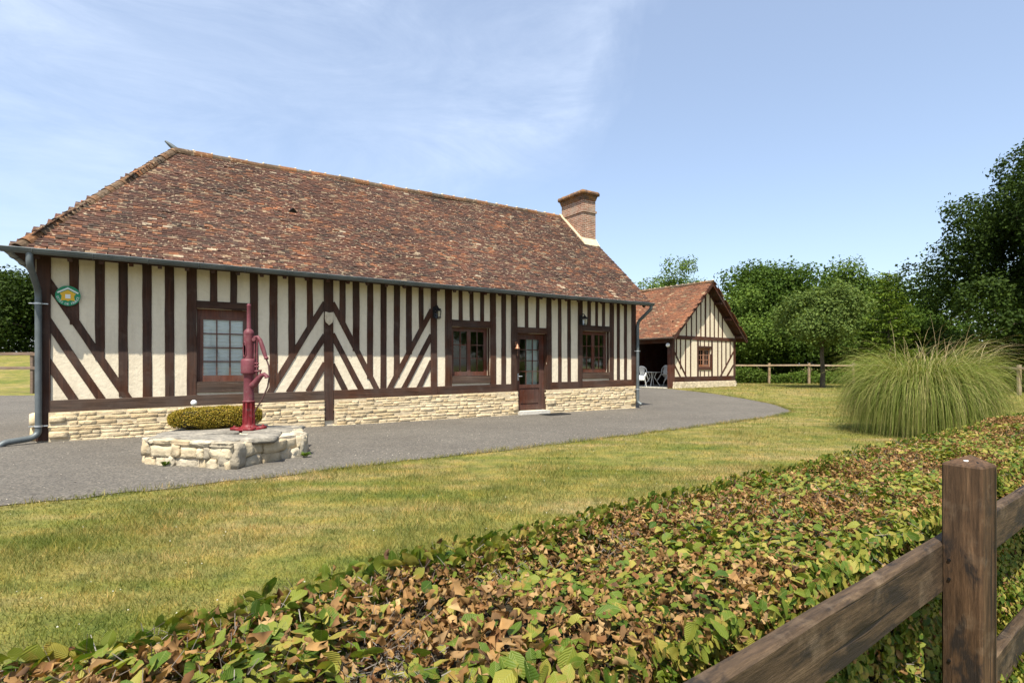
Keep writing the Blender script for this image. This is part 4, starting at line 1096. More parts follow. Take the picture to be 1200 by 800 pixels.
# ------------------------------------------------------------------ front hedge
FD = np.array([.791, .612]); FN = np.array([-.612, .791])        # along the hedge and fence; away from the road
HZ = .845
N0, N1, S0, S1 = .60, 1.40, -3.0, 12.5
def hedge_mat():
    b = NB("hedge_leaf"); r = b.rand(); v = b.coord()
    uvn = b.n("ShaderNodeUVMap"); sp = b.n("ShaderNodeSeparateXYZ", {0: uvn.outputs[0]})
    au = b.math('ABSOLUTE', b.math('SUBTRACT', sp.outputs[0], .5))
    ph = b.math('MULTIPLY', b.math('SUBTRACT', sp.outputs[1], b.math('MULTIPLY', au, .75)), 58.0)
    vein = b.math('SINE', ph)
    mid = b.math('LESS_THAN', au, .022)
    g = b.ramp(r, [(0, (.042, .085, .009)), (.25, (.080, .130, .013)), (.5, (.140, .180, .022)), (.75, (.215, .225, .036)), (1, (.32, .27, .055))])
    n = b.noise(v, 25, 4, .6)
    g = b.mix(b.ramp(n, [(.56, (0, 0, 0)), (.68, (.8, .8, .8))]), g, (.33, .19, .055))
    g = b.mix(1., g, b.ramp(b.math('MULTIPLY_ADD', vein, .5, .5), [(0, (.94, .95, .94)), (1, (1.06, 1.05, 1.05))]), 'MULTIPLY')
    g = b.mix(b.math('MULTIPLY', mid, .35), g, (.26, .28, .09))
    b.l(g, b.b.inputs['Base Color']); b.b.inputs['Roughness'].default_value = .52; b.b.inputs['Specular IOR Level'].default_value = .25
    b.bump(vein, .28, .003)
    tr = b.n("ShaderNodeBsdfTranslucent", {0: b.mix(1., g, (1.2, 1.3, .5), 'MULTIPLY')})
    ms = b.n("ShaderNodeMixShader", {0: .28, 1: b.b.outputs[0], 2: tr.outputs[0]}); b.l(ms.outputs[0], b.o.inputs[0])
    return b.m
M['hedge_leaf'] = hedge_mat()
M['dry_leaf'] = mat_foliage("dry_leaf", [(.12, .058, .025), (.25, .14, .055), (.36, .225, .095), (.17, .08, .033), (.43, .30, .15), (.29, .17, .07), (.10, .058, .036)], .3, .7, .15, 18.0)
M['twig'] = mat_foliage("grey_twig", [(.13, .11, .09), (.20, .175, .15), (.08, .06, .045), (.27, .245, .22)], 0.0, .9, .1)

def fbm(x, y, s_, seed):
    out_ = np.zeros(len(x)); g = np.random.default_rng(seed)
    for o_ in range(4):
        for k in range(5):
            a = g.uniform(0, 6.28); f = s_ * 2 ** o_ * g.uniform(.7, 1.3); ph = g.uniform(0, 6.28)
            out_ += np.sin((x * math.cos(a) + y * math.sin(a)) * f + ph) / (5 * 1.6 ** o_)
    return out_
def hedge():
    g = np.random.default_rng(21)
    e = empty("front_hedge", (0, 0, 0), 0, "clipped hedge with green and scorched brown leaves running behind the wooden fence", "hedge")
    # sample on the cross-section outline: house side, top, road side
    def sample(n, smin, smax):
        s_ = g.uniform(smin, smax, n); q = g.random(n); P = np.zeros((n, 3)); Nn = np.zeros((n, 3))
        wt = N1 - N0; per = wt + .55 + .85
        t = q * per
        top = t < wt; far = (t >= wt) & (t < wt + .55); near = t >= wt + .55
        nn = np.where(top, N0 + t, np.where(far, N1, N0)); zz = np.where(top, HZ, np.where(far, HZ - (t - wt), HZ - (t - wt - .55)))
        lump = .035 * fbm(s_, nn, 2.2, 1) + .018 * fbm(s_, nn, 7, 2)
        Nn[:, 2] = np.where(top, 1, .35); Nn[:, :2] = np.where(far[:, None], FN, np.where(near[:, None], -FN, 0)) 
        dep = np.abs(g.normal(0, .030, n)) + np.where(g.random(n) < .35, g.uniform(0, .11, n), 0) + .05 * np.clip(fbm(s_, nn, 9, 12), 0, 1)
        ed = np.minimum(np.minimum(nn - N0, N1 - nn), .12) / .12
        zz = zz - .03 * np.clip((.6 - s_) / .6, 0, 1) - np.where(top, (1 - ed) ** 2 * .05, 0) + np.where(top, lump, 0) - np.where(top, dep, 0) + np.where(top & (g.random(n) < .02), g.uniform(0, .04, n), 0)
        nn = nn - np.where(near, .15 * np.clip((.40 - zz) / .25, 0, 1), 0)
        nn = nn + np.where(far, lump - dep, np.where(near, -lump * 1.3 + dep, 0))
        P[:, 0] = s_ * FD[0] + nn * FN[0]; P[:, 1] = s_ * FD[1] + nn * FN[1]; P[:, 2] = zz
        return P, Nn, s_, nn, top, dep
    Vs, Fs, MI, UV = [], [], [], []; k0 = 0
    for (n, a, b, sz) in ((23000, -1.4, .75, (.022, .056)), (30000, .75, 2.4, (.017, .042)), (58000, 2.4, 5.6, (.017, .036)), (46000, 5.6, S1, (.022, .044)), (3000, S0, -1.4, (.05, .08))):
        P, Nn, s_, nn, top, dep = sample(n, a, b)
        br = fbm(s_, nn, 1.3, 5) * .30 + fbm(s_, nn, 9.5, 6) * .50
        rel = (nn - N0) / (N1 - N0)
        prob = np.clip(.53 + br * 1.05 + .34 * (rel - .45) + np.where(s_ < .55, -.03, .04) + np.where((s_ > .6) & (s_ < 2.8), .10, 0), .08, .93)
        prob = np.where(top, prob, .12)
        dry = g.random(n) < prob
        lf = np.stack([fbm(s_ + 9 * dep, nn, 11, 31), fbm(s_ + 9 * dep, nn, 11, 32), np.zeros(n)], 1)
        nr = unit(Nn + lf * .75 + g.normal(size=(n, 3)) * np.where(dry, .62, .32)[:, None])
        size = g.uniform(sz[0], sz[1], n) * np.where(dry, .72, 1.0)
        big = g.random(n) < .05; size = np.where(big & ~dry, size * 1.35, size)
        d = rand_unit(n, g) * .8 + np.stack([fbm(s_, nn, 14, 33), fbm(s_, nn, 14, 34), np.zeros(n)], 1) * .9; d[:, 2] -= .25
        curl = np.where(dry, g.uniform(-4.5, 4.5, n), g.uniform(-.6, 2.6, n)); asp = np.where(dry, g.uniform(.4, .95, n), g.uniform(.8, 1.15, n))
        V, F = leaves(P, nr, size, LEAF8, g, asp, d, curl)
        T = LEAF8[0]; kk = len(T); V = V + g.normal(size=V.shape) * np.repeat(size * np.where(dry, .11, .028), kk)[:, None]; uv = np.tile(np.stack([T[:, 0] / .68 + .5, T[:, 1] + .5], 1), (n, 1))
        Vs.append(V); Fs.append(F + k0); k0 += len(V); MI.append(np.repeat(dry.astype(int), len(LEAF8[1]))); UV.append(uv)
    V = np.concatenate(Vs); F = np.concatenate(Fs); MI = np.concatenate(MI); UV = np.concatenate(UV)
    # quads and collapsed quads -> triangles
    T1 = F[:, [0, 1, 2]]; q = F[:, 2] != F[:, 3]; T2 = F[q][:, [0, 2, 3]]
    np_mesh("foliage", V, np.concatenate([T1, T2]), 3, [M['hedge_leaf'], M['dry_leaf']], e, np.concatenate([MI, MI[q]]), UV, True)
    # twigs: thin crossed strips through the top layer
    n = 22000; P, Nn, s_, nn, top, dep = sample(n, -1.4, 6.0); nr = unit(Nn + g.normal(size=(n, 3)) * .9); L_ = g.uniform(.015, .055, n); r_ = g.uniform(.0005, .0012, n)
    keep = (fbm(s_, nn, 3.5, 9) > .05); P, nr, L_, r_ = P[keep], nr[keep], L_[keep], r_[keep]
    for (cx, cy, rad, m_) in ((-.20, .95, .045, 300), (.02, 1.42, .05, 110), (.30, 1.68, .06, 140)):      # bare lichen-grey sprays
        q = g.normal(size=(m_, 3)) * [rad, rad, rad * .6] + [cx, cy, HZ - .045]; P = np.concatenate([P, q]); nr = np.concatenate([nr, unit(g.normal(size=(m_, 3)) + [0, 0, .6])])
        L_ = np.concatenate([L_, g.uniform(.008, .028, m_)]); r_ = np.concatenate([r_, g.uniform(.0005, .0012, m_)])
    n = len(P)
    u = unit(np.cross(nr, rand_unit(n, g))); v = np.cross(nr, u); ring = []
    for (t, k) in ((-.5, 1.0), (.5, .6)):
        for an in (0, 2.094, 4.189): ring.append(P + nr * (t * L_)[:, None] + (u * math.cos(an) + v * math.sin(an)) * (r_ * k)[:, None])
    V = np.stack(ring, 1).reshape(-1, 3); b_ = (np.arange(n) * 6)[:, None]
    F = np.concatenate([b_ + np.array(f)[None] for f in ((0, 1, 4, 3), (1, 2, 5, 4), (2, 0, 3, 5))])
    np_mesh("twigs", V, F, 4, M['twig'], e)
    # dark filler for the twiggy inside, added to block light through the leaves
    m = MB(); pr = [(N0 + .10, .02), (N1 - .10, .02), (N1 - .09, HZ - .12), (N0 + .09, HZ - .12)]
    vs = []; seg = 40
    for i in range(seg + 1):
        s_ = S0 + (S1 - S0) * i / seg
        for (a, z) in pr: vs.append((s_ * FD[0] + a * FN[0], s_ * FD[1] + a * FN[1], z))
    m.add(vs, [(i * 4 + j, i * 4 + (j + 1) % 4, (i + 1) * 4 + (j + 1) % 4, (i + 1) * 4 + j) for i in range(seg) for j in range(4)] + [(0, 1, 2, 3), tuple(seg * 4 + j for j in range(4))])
    m.build("filler_core", M['core'], e)
hedge()

# ------------------------------------------------------------------ wooden fence in front
def fence_mat(name, base, vertical):
    b = NB(name); ax_ = (34, 34, 3.2) if vertical else (3.2, 34, 34); v = b.coord('Object', ax_); v0 = b.coord()
    g = b.noise(v, 1, 10, .68, .5); fine = b.noise(b.coord('Object', tuple(q * 3.3 for q in ax_)), 1, 5, .7)
    big = b.noise(v0, 6, 6, .65); st = b.noise(b.coord('Object', (13, 13, 4) if vertical else (4, 13, 13)), 1, 6, .65, .3)
    c = b.ramp(g, [(.30, sc(base, .30)), (.44, sc(base, .75)), (.58, base), (.74, (base[0] * 1.9, base[1] * 2.0, base[2] * 2.1))])
    c = b.mix(1., c, b.ramp(fine, [(.35, (.55, .55, .55)), (.65, (1.3, 1.3, 1.3))]), 'MULTIPLY')
    c = b.mix(b.ramp(st, [(.52, (0, 0, 0)), (.60, (.92, .92, .92))]), c, (.016, .012, .010))
    c = b.mix(b.ramp(big, [(.55, (0, 0, 0)), (.7, (.5, .5, .5))]), c, (.20, .145, .095))
    kn = b.n("ShaderNodeTexVoronoi", {'Vector': b.coord('Object', (6, 6, 2.6) if vertical else (2.6, 6, 6)), 'Scale': 1.0}, feature='F1').outputs['Distance']
    c = b.mix(b.ramp(kn, [(.05, (.9, .9, .9)), (.13, (0, 0, 0))]), c, (.022, .012, .008))
    ck = b.noise(b.coord('Object', (60, 60, 1.1) if vertical else (1.1, 60, 60)), 1, 2, .5)
    crack = b.ramp(ck, [(.675, (0, 0, 0)), (.70, (1, 1, 1))])
    c = b.mix(crack, c, (.008, .006, .005))
    h = b.math('ADD', b.math('ADD', g, b.math('MULTIPLY', fine, .6)), b.math('MULTIPLY', crack, -1.5))
    b.bump(h, .8, .005)
    return b.done(c, .75)
M['fence_post'] = fence_mat("weathered_post", (.082, .045, .022), True)
M['fence_rail'] = fence_mat("weathered_rail", (.072, .046, .026), False)
def front_fence():
    base = np.array([1.318, 1.60]) ; ang = math.atan2(FD[1], FD[0])
    e = empty("wooden_fence", (base[0], base[1], 0), ang, "dark weathered post and rail fence standing before the clipped hedge", "fence")
    PW = .098
    def post(s_):
        m = MB(); h = PW / 2; c = .006; zt = 1.062; 
        prof = [(-h + c, -h), (h - c, -h), (h, -h + c), (h, h - c), (h - c, h), (-h + c, h), (-h, h - c), (-h, -h + c)]
        vs = []; zs = [-.3, .2, .5, .8, zt]
        for z in zs:
            for x, y in prof: vs.append((x, y, z))
        for x, y in prof: vs.append((x * .93, y * .93, zt + .006))
        vs.append((0.01, 0.0, zt + .030)); n = 8; k = len(zs)
        m.add(vs, [(i * n + j, i * n + (j + 1) % n, (i + 1) * n + (j + 1) % n, (i + 1) * n + j) for i in range(k) for j in range(n)] + [(k * n + j, k * n + (j + 1) % n, (k + 1) * n) for j in range(n)])
        o = m.build("post", M['fence_post'], e); o.location = (s_, 0, 0); o.rotation_euler = (0, 0, R(-8))
        return o
    p = post(0)
    m = MB(); m.box((.026, -.0515, .2), (.0285, -.053, 1.06)); m.build("drying_crack", M['core'], p)
    m = MB(); m.stone((-.017, -.002, 1.0765), (.020, .011, .005), 3, 0, .05, 1); m.build("bird_dropping", M['white_enamel'], p)
    for x_, z_ in ((-.0505, .79), (-.0505, .735), (-.0505, .5)):
        k = MB(); k.tube([(x_ - .002, .028, z_), (x_ + .006, .028, z_)], .0045, 8); k.build("nail_head", M['iron'], p)
    post(2.05); post(-2.05); post(4.1); post(6.15)
    for (z, a, b) in ((.762, -2.6, 1.0), (.762, 1.003, 4.4), (.762, 4.403, 7.6), (.23, -2.6, -.06), (.235, .052, 3.0), (.235, 3.003, 7.6)):
        m = MB(); y = PW / 2 + .022
        m.bar((a, y, z), (b, y, z), .147, .040, (0, 0, 1), seg=14, jit=.003, ch=.008)
        m.build("rail", M['fence_rail'], e)
front_fence()

# ------------------------------------------------------------------ pampas grass
M['pampas'] = mat_foliage("pampas_blade", [(.085, .125, .022), (.145, .19, .034), (.21, .24, .052), (.11, .16, .027), (.29, .28, .09), (.40, .35, .16)], .3, .6, .12)
def ribbons(base, dir0, length, width, droop, g, seg=7):
    """arching strips: base (n,3), horizontal dir0 (n,3), returns quads"""
    n = len(base); P = [base]; 
    ang = droop[0]; st = length / seg; V = []
    side = np.stack([-dir0[:, 1], dir0[:, 0], np.zeros(n)], 1) + g.normal(size=(n, 3)) * .35; side = unit(side)
    p = base.copy(); a = ang.copy()
    for i in range(seg + 1):
        wd = width * (1 - (i / seg) ** 1.6 * .9)
        V.append(p - side * wd[:, None] / 2); V.append(p + side * wd[:, None] / 2)
        t = dir0 * np.sin(a)[:, None]; t[:, 2] = np.cos(a); p = p + t * st[:, None]; a = np.minimum(a + droop[1] * (.35 + i / seg * 1.3), 2.9)
    V = np.stack(V, 1).reshape(-1, 3); k = 2 * (seg + 1); b_ = (np.arange(n) * k)[:, None]
    F = np.concatenate([b_ + np.array([2 * i, 2 * i + 1, 2 * i + 3, 2 * i + 2])[None] for i in range(seg)])
    return V, F
def pampas():
    X, Y = 8.1, 11.0
    e = empty("pampas_grass", (X, Y, ghf(X, Y)), 0, "big clump of arching pampas grass on the lawn beside the hedge", "ornamental grass")
    g = np.random.default_rng(31); n = 13000
    th = g.uniform(0, 2 * math.pi, n); r_ = np.sqrt(g.random(n)) * .55; base = np.stack([r_ * np.cos(th), r_ * np.sin(th), np.zeros(n)], 1)
    th2 = th + g.normal(0, .5, n); d = np.stack([np.cos(th2), np.sin(th2), np.zeros(n)], 1)
    L_ = g.uniform(1.35, 2.55, n); dr = (np.abs(g.normal(.0, .17, n)) + r_ * .30, g.uniform(.22, .62, n))
    V, F = ribbons(base, d, L_, g.uniform(.007, .014, n), dr, g, 9)
    V[:, :2] *= .80; V[:, 2] = np.maximum(V[:, 2] * 1.14, .01)
    np_mesh("leaf_blades", V, F, 4, M['pampas'], e)
    n = 160; th = g.uniform(-1.2, 1.3, n); base = np.stack([g.normal(0.2, .3, n), g.normal(0, .3, n), np.full(n, .1)], 1); d = np.stack([np.cos(th), np.sin(th), np.zeros(n)], 1)
    V, F = ribbons(base, d, g.uniform(1.9, 2.7, n), g.uniform(.008, .014, n), (np.abs(g.normal(.15, .15, n)), g.uniform(.12, .3, n)), g, 9)
    np_mesh("dry_stems", V, F, 4, M['dry_stem'], e)
M['dry_stem'] = mat_foliage("dry_stem", [(.34, .27, .15), (.24, .17, .08), (.44, .37, .22)], .2, .7)
pampas()

# ------------------------------------------------------------------ trees
def fol(name, k, tint=(1, 1, 1), trans=.3):
    base = [(.030, .062, .010), (.045, .085, .013), (.065, .115, .018), (.09, .145, .026), (.055, .10, .016)]
    return mat_foliage(name, [tuple(c * k * t for c, t in zip(q, tint)) for q in base], trans, .6, .1)
M['fol_dark'] = fol("dark_foliage", .92, (1.0, 1, .9), .33)
M['fol_oak'] = fol("oak_foliage", .48, (1.0, 1, .9), .22)
M['fol_mid'] = fol("mid_foliage", 1.2, (1.1, 1, 1))
M['fol_light'] = fol("light_foliage", 1.45, (1.12, 1, 1.05))
M['fol_grey'] = fol("grey_green_foliage", 1.45, (1.22, 1, 1.5))
M['fol_yellow'] = fol("yellow_green_foliage", 1.7, (1.25, 1.05, .9))
def make_bark():
    b = NB("bark"); n = b.noise(b.coord('Object', (7, 7, 1.4)), 1, 6, .65); b.bump(n, .9, .04)
    return b.done(b.ramp(n, [(.3, (.035, .028, .02)), (.7, (.12, .10, .075))]), .95)
M['bark'] = make_bark()

def tree(name, x, y, height, radius, mat, label, cat="tree", n=15000, leaf=.16, base=1.5, trunk=.16, lobes=26, seed=0, squash=1.0, group=None, sparse=.0, shape='round', fill=.55, lobe_r=.36, rough=.06):
    g = np.random.default_rng(seed + 100); z0 = ghf(x, y)
    e = empty(name, (x, y, z0), 0, label, cat, group)
    H = height - base; c = np.array([0, 0, base + H / 2])
    # lobes spread through the crown volume
    C = rand_unit(lobes, g) * (g.random((lobes, 1)) ** (1 / 2.2)) * .74
    if shape == 'cone': 
        t = (C[:, 2] + 1) / 2; C[:, :2] *= (1.15 - .95 * t)[:, None]
    elif shape == 'skirt':
        rad_ = np.linalg.norm(C[:, :2], axis=1); C[:, :2] *= np.where(C[:, 2] < .1, np.minimum(1.75, .70 / np.maximum(rad_, .25)) * .6 + .4, 1.0)[:, None]; C[:, 2] *= 1.12
    elif shape == 'egg':
        t = (C[:, 2] + 1) / 2; C[:, :2] *= (1.05 - .35 * t)[:, None]
    C *= (1 + g.normal(0, rough * 1.3, (lobes, 1))); C[:, 0] += g.normal(0, .06, lobes)
    ctr = C * [radius, radius * squash, H / 2] + c
    lr = g.uniform(.7, 1.25, lobes) * lobe_r * min(radius, H / 2) * (1.0 if shape != 'cone' else .8)
    wts = lr ** 2; wts /= wts.sum(); li = g.choice(lobes, n, p=wts)
    d = rand_unit(n, g); d[:, 2] = d[:, 2] * .9 + .12; d = unit(d)
    rr = np.where(g.random(n) < fill, g.uniform(.86, 1.05, n), g.random(n) ** .5 * .95)
    # twig clusters: leaves bunch around points on the lobes
    kcl = max(40, n // 26); cl_l = g.choice(lobes, kcl, p=wts); cl_d = rand_unit(kcl, g); cl_p = ctr[cl_l] + cl_d * (lr[cl_l] * g.uniform(.75, 1.12, kcl))[:, None] * [1, 1, .82]
    pos = ctr[li] + d * (lr[li] * rr)[:, None] * [1, 1, .82]
    useC = g.random(n) < .62; ci = g.integers(0, kcl, n); pos = np.where(useC[:, None], cl_p[ci] + g.normal(size=(n, 3)) * leaf * 1.25, pos); d = np.where(useC[:, None], cl_d[ci], d)
    if sparse > 0:
        k = fbm(pos[:, 0] * 1.3 + pos[:, 2], pos[:, 1] + pos[:, 2] * 1.3, 1.3, seed) > -1 + sparse * 1.6; pos, d = pos[k], d[k]; n = len(pos)
    pos[:, 2] = np.maximum(pos[:, 2], .05)
    nr = unit(d * .8 + g.normal(size=(n, 3)) * .6 + [0, 0, .35])
    V, F = leaves(pos, nr, g.uniform(.65, 1.35, n) * leaf, LEAF4, g, g.uniform(.55, .9, n))
    np_mesh("crown", V, F, 4, mat, e)
    m = MB(); top = base + H * .55
    m.tube([(0, 0, -.1), (.03, 0, base * .5), (0, .04, base), (.08, 0, top)], [trunk * 1.25, trunk, trunk * .85, trunk * .35], 10)
    for k in range(min(lobes, 10)):
        b0 = Vector((0, 0, base + (top - base) * g.random() * .8)); b1 = Vector(ctr[k]); m.tube([b0, b0.lerp(b1, .5) + Vector((0, 0, .15 * H * .3)), b1], [trunk * .45, trunk * .28, trunk * .1], 6)
    m.build("trunk", M['bark'], e)
    return e
GB = "trees beyond the right fence"
tree("garden_tree", 15.05, 26.9, 5.15, 2.35, M['fol_grey'], "small round garden tree with a bare trunk standing on the lawn before the fence", n=24000, leaf=.125, base=1.55, trunk=.105, seed=1, lobes=40, lobe_r=.34)
tree("broadleaf_tree", 18.7, 38, 9.3, 4.1, M['fol_dark'], "tall dark round-crowned tree behind the small garden tree", n=40000, leaf=.19, base=.6, trunk=.25, seed=2, lobes=52, lobe_r=.33, group=GB)
tree("broadleaf_tree", 14.9, 35.5, 6.1, 2.3, M['fol_light'], "light green bushy tree just right of the outbuilding gable", n=22000, leaf=.15, base=.1, trunk=.14, seed=3, lobes=34, group=GB)
tree("broadleaf_tree", 17.3, 36.2, 5.4, 2.4, M['fol_dark'], "low dark tree behind the fence, left under the tall dark round tree", n=20000, leaf=.17, base=.0, trunk=.14, seed=13, lobes=30, group=GB)
tree("broadleaf_tree", 24.4, 40, 9.0, 3.3, M['fol_mid'], "mid green tree in the gap between the tall dark tree and the spruce", n=28000, leaf=.2, base=.2, trunk=.2, seed=4, lobes=40, group=GB, shape='egg')
tree("broadleaf_tree", 21.4, 35.5, 6.0, 2.8, M['fol_mid'], "lower mid green tree directly right of the small garden tree", n=22000, leaf=.17, base=.0, trunk=.15, seed=14, lobes=34, group=GB)
tree("broadleaf_tree", 27.5, 37.0, 7.6, 3.4, M['fol_dark'], "dark bushy tree between the spruce and the oak", n=26000, leaf=.19, base=.0, trunk=.18, seed=15, lobes=36, group=GB)
tree("broadleaf_tree", 24.6, 33.0, 4.2, 2.6, M['fol_dark'], "low dark bush-like tree showing just above the pampas grass", n=20000, leaf=.17, base=.0, trunk=.14, seed=17, lobes=30, group=GB)
tree("willow_tree", 12.2, 42, 9.6, 3.5, M['fol_light'], "pale loose-crowned tree rising behind the red tiled roof", n=20000, leaf=.15, base=1.5, trunk=.18, seed=6, lobes=46, sparse=.12, lobe_r=.24, group=GB)
tree("willow_tree", 7.5, 44, 7.8, 2.8, M['fol_light'], "low pale tree peeping above the roof between house and outbuilding", n=12000, leaf=.17, base=.8, trunk=.16, seed=16, lobes=24, group=GB)
tree("oak_tree", 24.3, 23.9, 11.9, 5.7, M['fol_oak'], "large dark oak filling the right edge behind the pampas grass", n=140000, leaf=.145, base=.0, trunk=.38, lobes=140, seed=8, lobe_r=.19, shape='skirt', fill=.5, rough=.16)
tree("broadleaf_tree", 32.5, 34.0, 8.6, 4.6, M['fol_dark'], "dark tree half hidden behind the large oak", n=22000, leaf=.2, base=.0, trunk=.2, seed=19, lobes=34, group=GB)
GL = "dark trees beyond the field fence"
tree("broadleaf_tree", -40.0, 42, 7.4, 4.6, M['fol_oak'], "dark tree beyond the field fence at the very left", n=26000, leaf=.22, base=.0, trunk=.25, seed=9, lobes=36, group=GL)
tree("broadleaf_tree", -34.0, 41, 7.0, 4.4, M['fol_oak'], "dark spreading tree beyond the field fence beside the downpipe", n=26000, leaf=.22, base=.0, trunk=.25, seed=10, lobes=36, group=GL)
tree("broadleaf_tree", -46.5, 43, 7.8, 4.8, M['fol_oak'], "dark tree showing furthest left past the field fence", n=9000, leaf=.28, base=.1, trunk=.25, seed=11, lobes=26, group=GL)
GO = "trees added right of the view for the window panes to mirror"  # unseen trees, added to darken the reflections in the panes
tree("broadleaf_tree", 25.0, 11.5, 9.5, 4.6, M['fol_dark'], "dark tree added out of view on the right for the window glass to reflect", n=14000, leaf=.26, base=.0, trunk=.3, seed=41, lobes=36, group=GO)
tree("broadleaf_tree", 25.0, 3.0, 9.0, 4.6, M['fol_dark'], "dark tree added out of view on the right for the window glass to reflect", n=14000, leaf=.26, base=.0, trunk=.3, seed=42, lobes=36, group=GO)

# spruce with level branches
def spruce(x, y, h, r_, seed, label):
    g = np.random.default_rng(seed); e = empty("spruce_tree", (x, y, ghf(x, y)), 0, label, "tree", GB); Ps, Ds = [], []
    m = MB(); m.tube([(0, 0, -.1), (0, 0, h * .5), (0, 0, h)], [.13, .09, .015], 8)
    for k in range(70):
        z = h * (.06 + .92 * (k / 70)); L_ = r_ * (1 - z / h) ** .75 * g.uniform(.7, 1.15) + .12; th = k * 2.4 + g.normal(0, .2); dx, dy = math.cos(th), math.sin(th)
        m.tube([(0, 0, z), (dx * L_ * .6, dy * L_ * .6, z + .03), (dx * L_, dy * L_, z + .12)], [.028, .018, .006], 5)
        n = int(190 * L_ / r_ + 30); t = g.random(n) ** .7; p = np.stack([dx * L_ * t, dy * L_ * t, z + .12 * t ** 2], 1); sp = .28 * (1.1 - t) + .06
        s_ = g.normal(0, 1, n) * sp; p += np.stack([-dy * s_, dx * s_, -np.abs(g.normal(0, .10, n))], 1); Ps.append(p); Ds.append(np.stack([dx + g.normal(0, .5, n), dy + g.normal(0, .5, n), g.normal(-.2, .3, n)], 1))
    m.build("trunk", M['bark'], e); P = np.concatenate(Ps); D = unit(np.concatenate(Ds)); n = len(P)
    nr = unit(g.normal(size=(n, 3)) * .5 + [0, 0, .8]); V, F = leaves(P, nr, g.uniform(.12, .24, n), LEAF4, g, g.uniform(.3, .5, n), D); np_mesh("crown", V, F, 4, M['fol_yellow'], e)
spruce(21.9, 32.2, 6.6, 2.4, 5, "yellow-green spruce with level branches left of the oak")

# undergrowth along the fence, stuff
def undergrowth():
    g = np.random.default_rng(55); n = 16000
    P0 = np.array([[12.6, 34.4], [15.6, 33.9], [19.8, 32.6], [22.2, 29], [22.6, 25], [23, 20]]); t = g.random(n) * 5; i = np.minimum(t.astype(int), 4); f = (t - i)[:, None]
    xy = P0[i] * (1 - f) + P0[i + 1] * f + g.normal(0, .42, (n, 2)); z = gh(xy[:, 0], xy[:, 1]) + g.random(n) ** .8 * (.75 + .35 * fbm(xy[:, 0], xy[:, 1], 1.2, 3))
    P = np.stack([xy[:, 0], xy[:, 1], z], 1); nr = unit(g.normal(size=(n, 3)) + [0, -.4, .7]); V, F = leaves(P, nr, g.uniform(.07, .17, n), LEAF4, g, g.uniform(.5, .9, n))
    o = np_mesh("undergrowth", V, F, 4, M['fol_mid']); tag(o, "weedy undergrowth along the foot of the far fence", "undergrowth", kind='stuff')
    n = 9000; xy = np.stack([g.uniform(-54, -24, n), g.uniform(39, 41, n)], 1); z = gh(xy[:, 0], xy[:, 1]) + g.random(n) * 2.0; P = np.stack([xy[:, 0], xy[:, 1], z], 1); nr = unit(g.normal(size=(n, 3)) + [0, -.4, .7])
    V, F = leaves(P, nr, g.uniform(.18, .36, n), LEAF4, g, g.uniform(.5, .9, n)); o = np_mesh("undergrowth", V, F, 4, M['fol_oak']); tag(o, "dark scrub under the trees beyond the field fence", "undergrowth", kind='stuff')
    n = 26000; t = g.random(n); xy = np.stack([14 + t * 28, 37.5 - 5 * t], 1) + g.normal(0, .8, (n, 2)); z = gh(xy[:, 0], xy[:, 1]) + g.random(n) ** .8 * (2.6 + .6 * fbm(xy[:, 0], xy[:, 1], .9, 3)); P = np.stack([xy[:, 0], xy[:, 1], z], 1); nr = unit(g.normal(size=(n, 3)) + [0, -.4, .7])
    V, F = leaves(P, nr, g.uniform(.12, .26, n), LEAF4, g, g.uniform(.5, .9, n)); o = np_mesh("undergrowth", V, F, 4, M['fol_dark']); tag(o, "dark tangled hedgerow growing under the trees on the right", "undergrowth", kind='stuff')
undergrowth()

# ------------------------------------------------------------------ distant fences
def rail_fence(name, pts, posts_h, rail_z, mat, label, pw=.12, rw=.09):
    e = empty(name, (pts[0][0], pts[0][1], 0), 0, label, "fence"); ox, oy = pts[0]
    P = [Vector((x - ox, y - oy, ghf(x, y))) for x, y in pts]
    for p in P:
        m = MB(); m.bar(p + Vector((0, 0, -.2)), p + Vector((0, 0, posts_h)), pw, pw, (1, 0, 0), seg=2, jit=.004, ch=.012); m.build("post", mat, e)
    for z in rail_z:
        for a, b in zip(P[:-1], P[1:]):
            d = (b - a).normalized(); off = Vector((d.y, -d.x, 0)) * (pw / 2 + .02)
            m = MB(); m.bar(a + off + Vector((0, 0, z)) - d * .02, b + off + Vector((0, 0, z + random.uniform(-.02, .02))) + d * .02, rw, .035, (0, 0, 1), seg=2, ch=.008); m.build("rail", mat, e)
rail_fence("garden_fence", [(11.0, 33.4), (13.2, 33.2), (15.3, 33.0), (17.35, 32.4), (19.2, 31.2), (20.6, 29.4), (21.2, 27.2), (21.0, 24.8), (20.3, 22.2), (20.6, 19.9), (21.5, 17.8)], 1.22, (1.08,), M['rail_far'], "pale wooden post and rail fence along the far edge of the lawn")
rail_fence("field_fence", [(-27.5, 22.6), (-25, 22.7), (-22.4, 22.8), (-19.8, 22.9), (-17.2, 23.0), (-14.6, 23.1), (-12, 23.2), (-9.4, 23.3)], 1.72, (1.05, 1.62), M['rail_field'], "grey field fence with two rails seen past the left corner of the house", rw=.12)

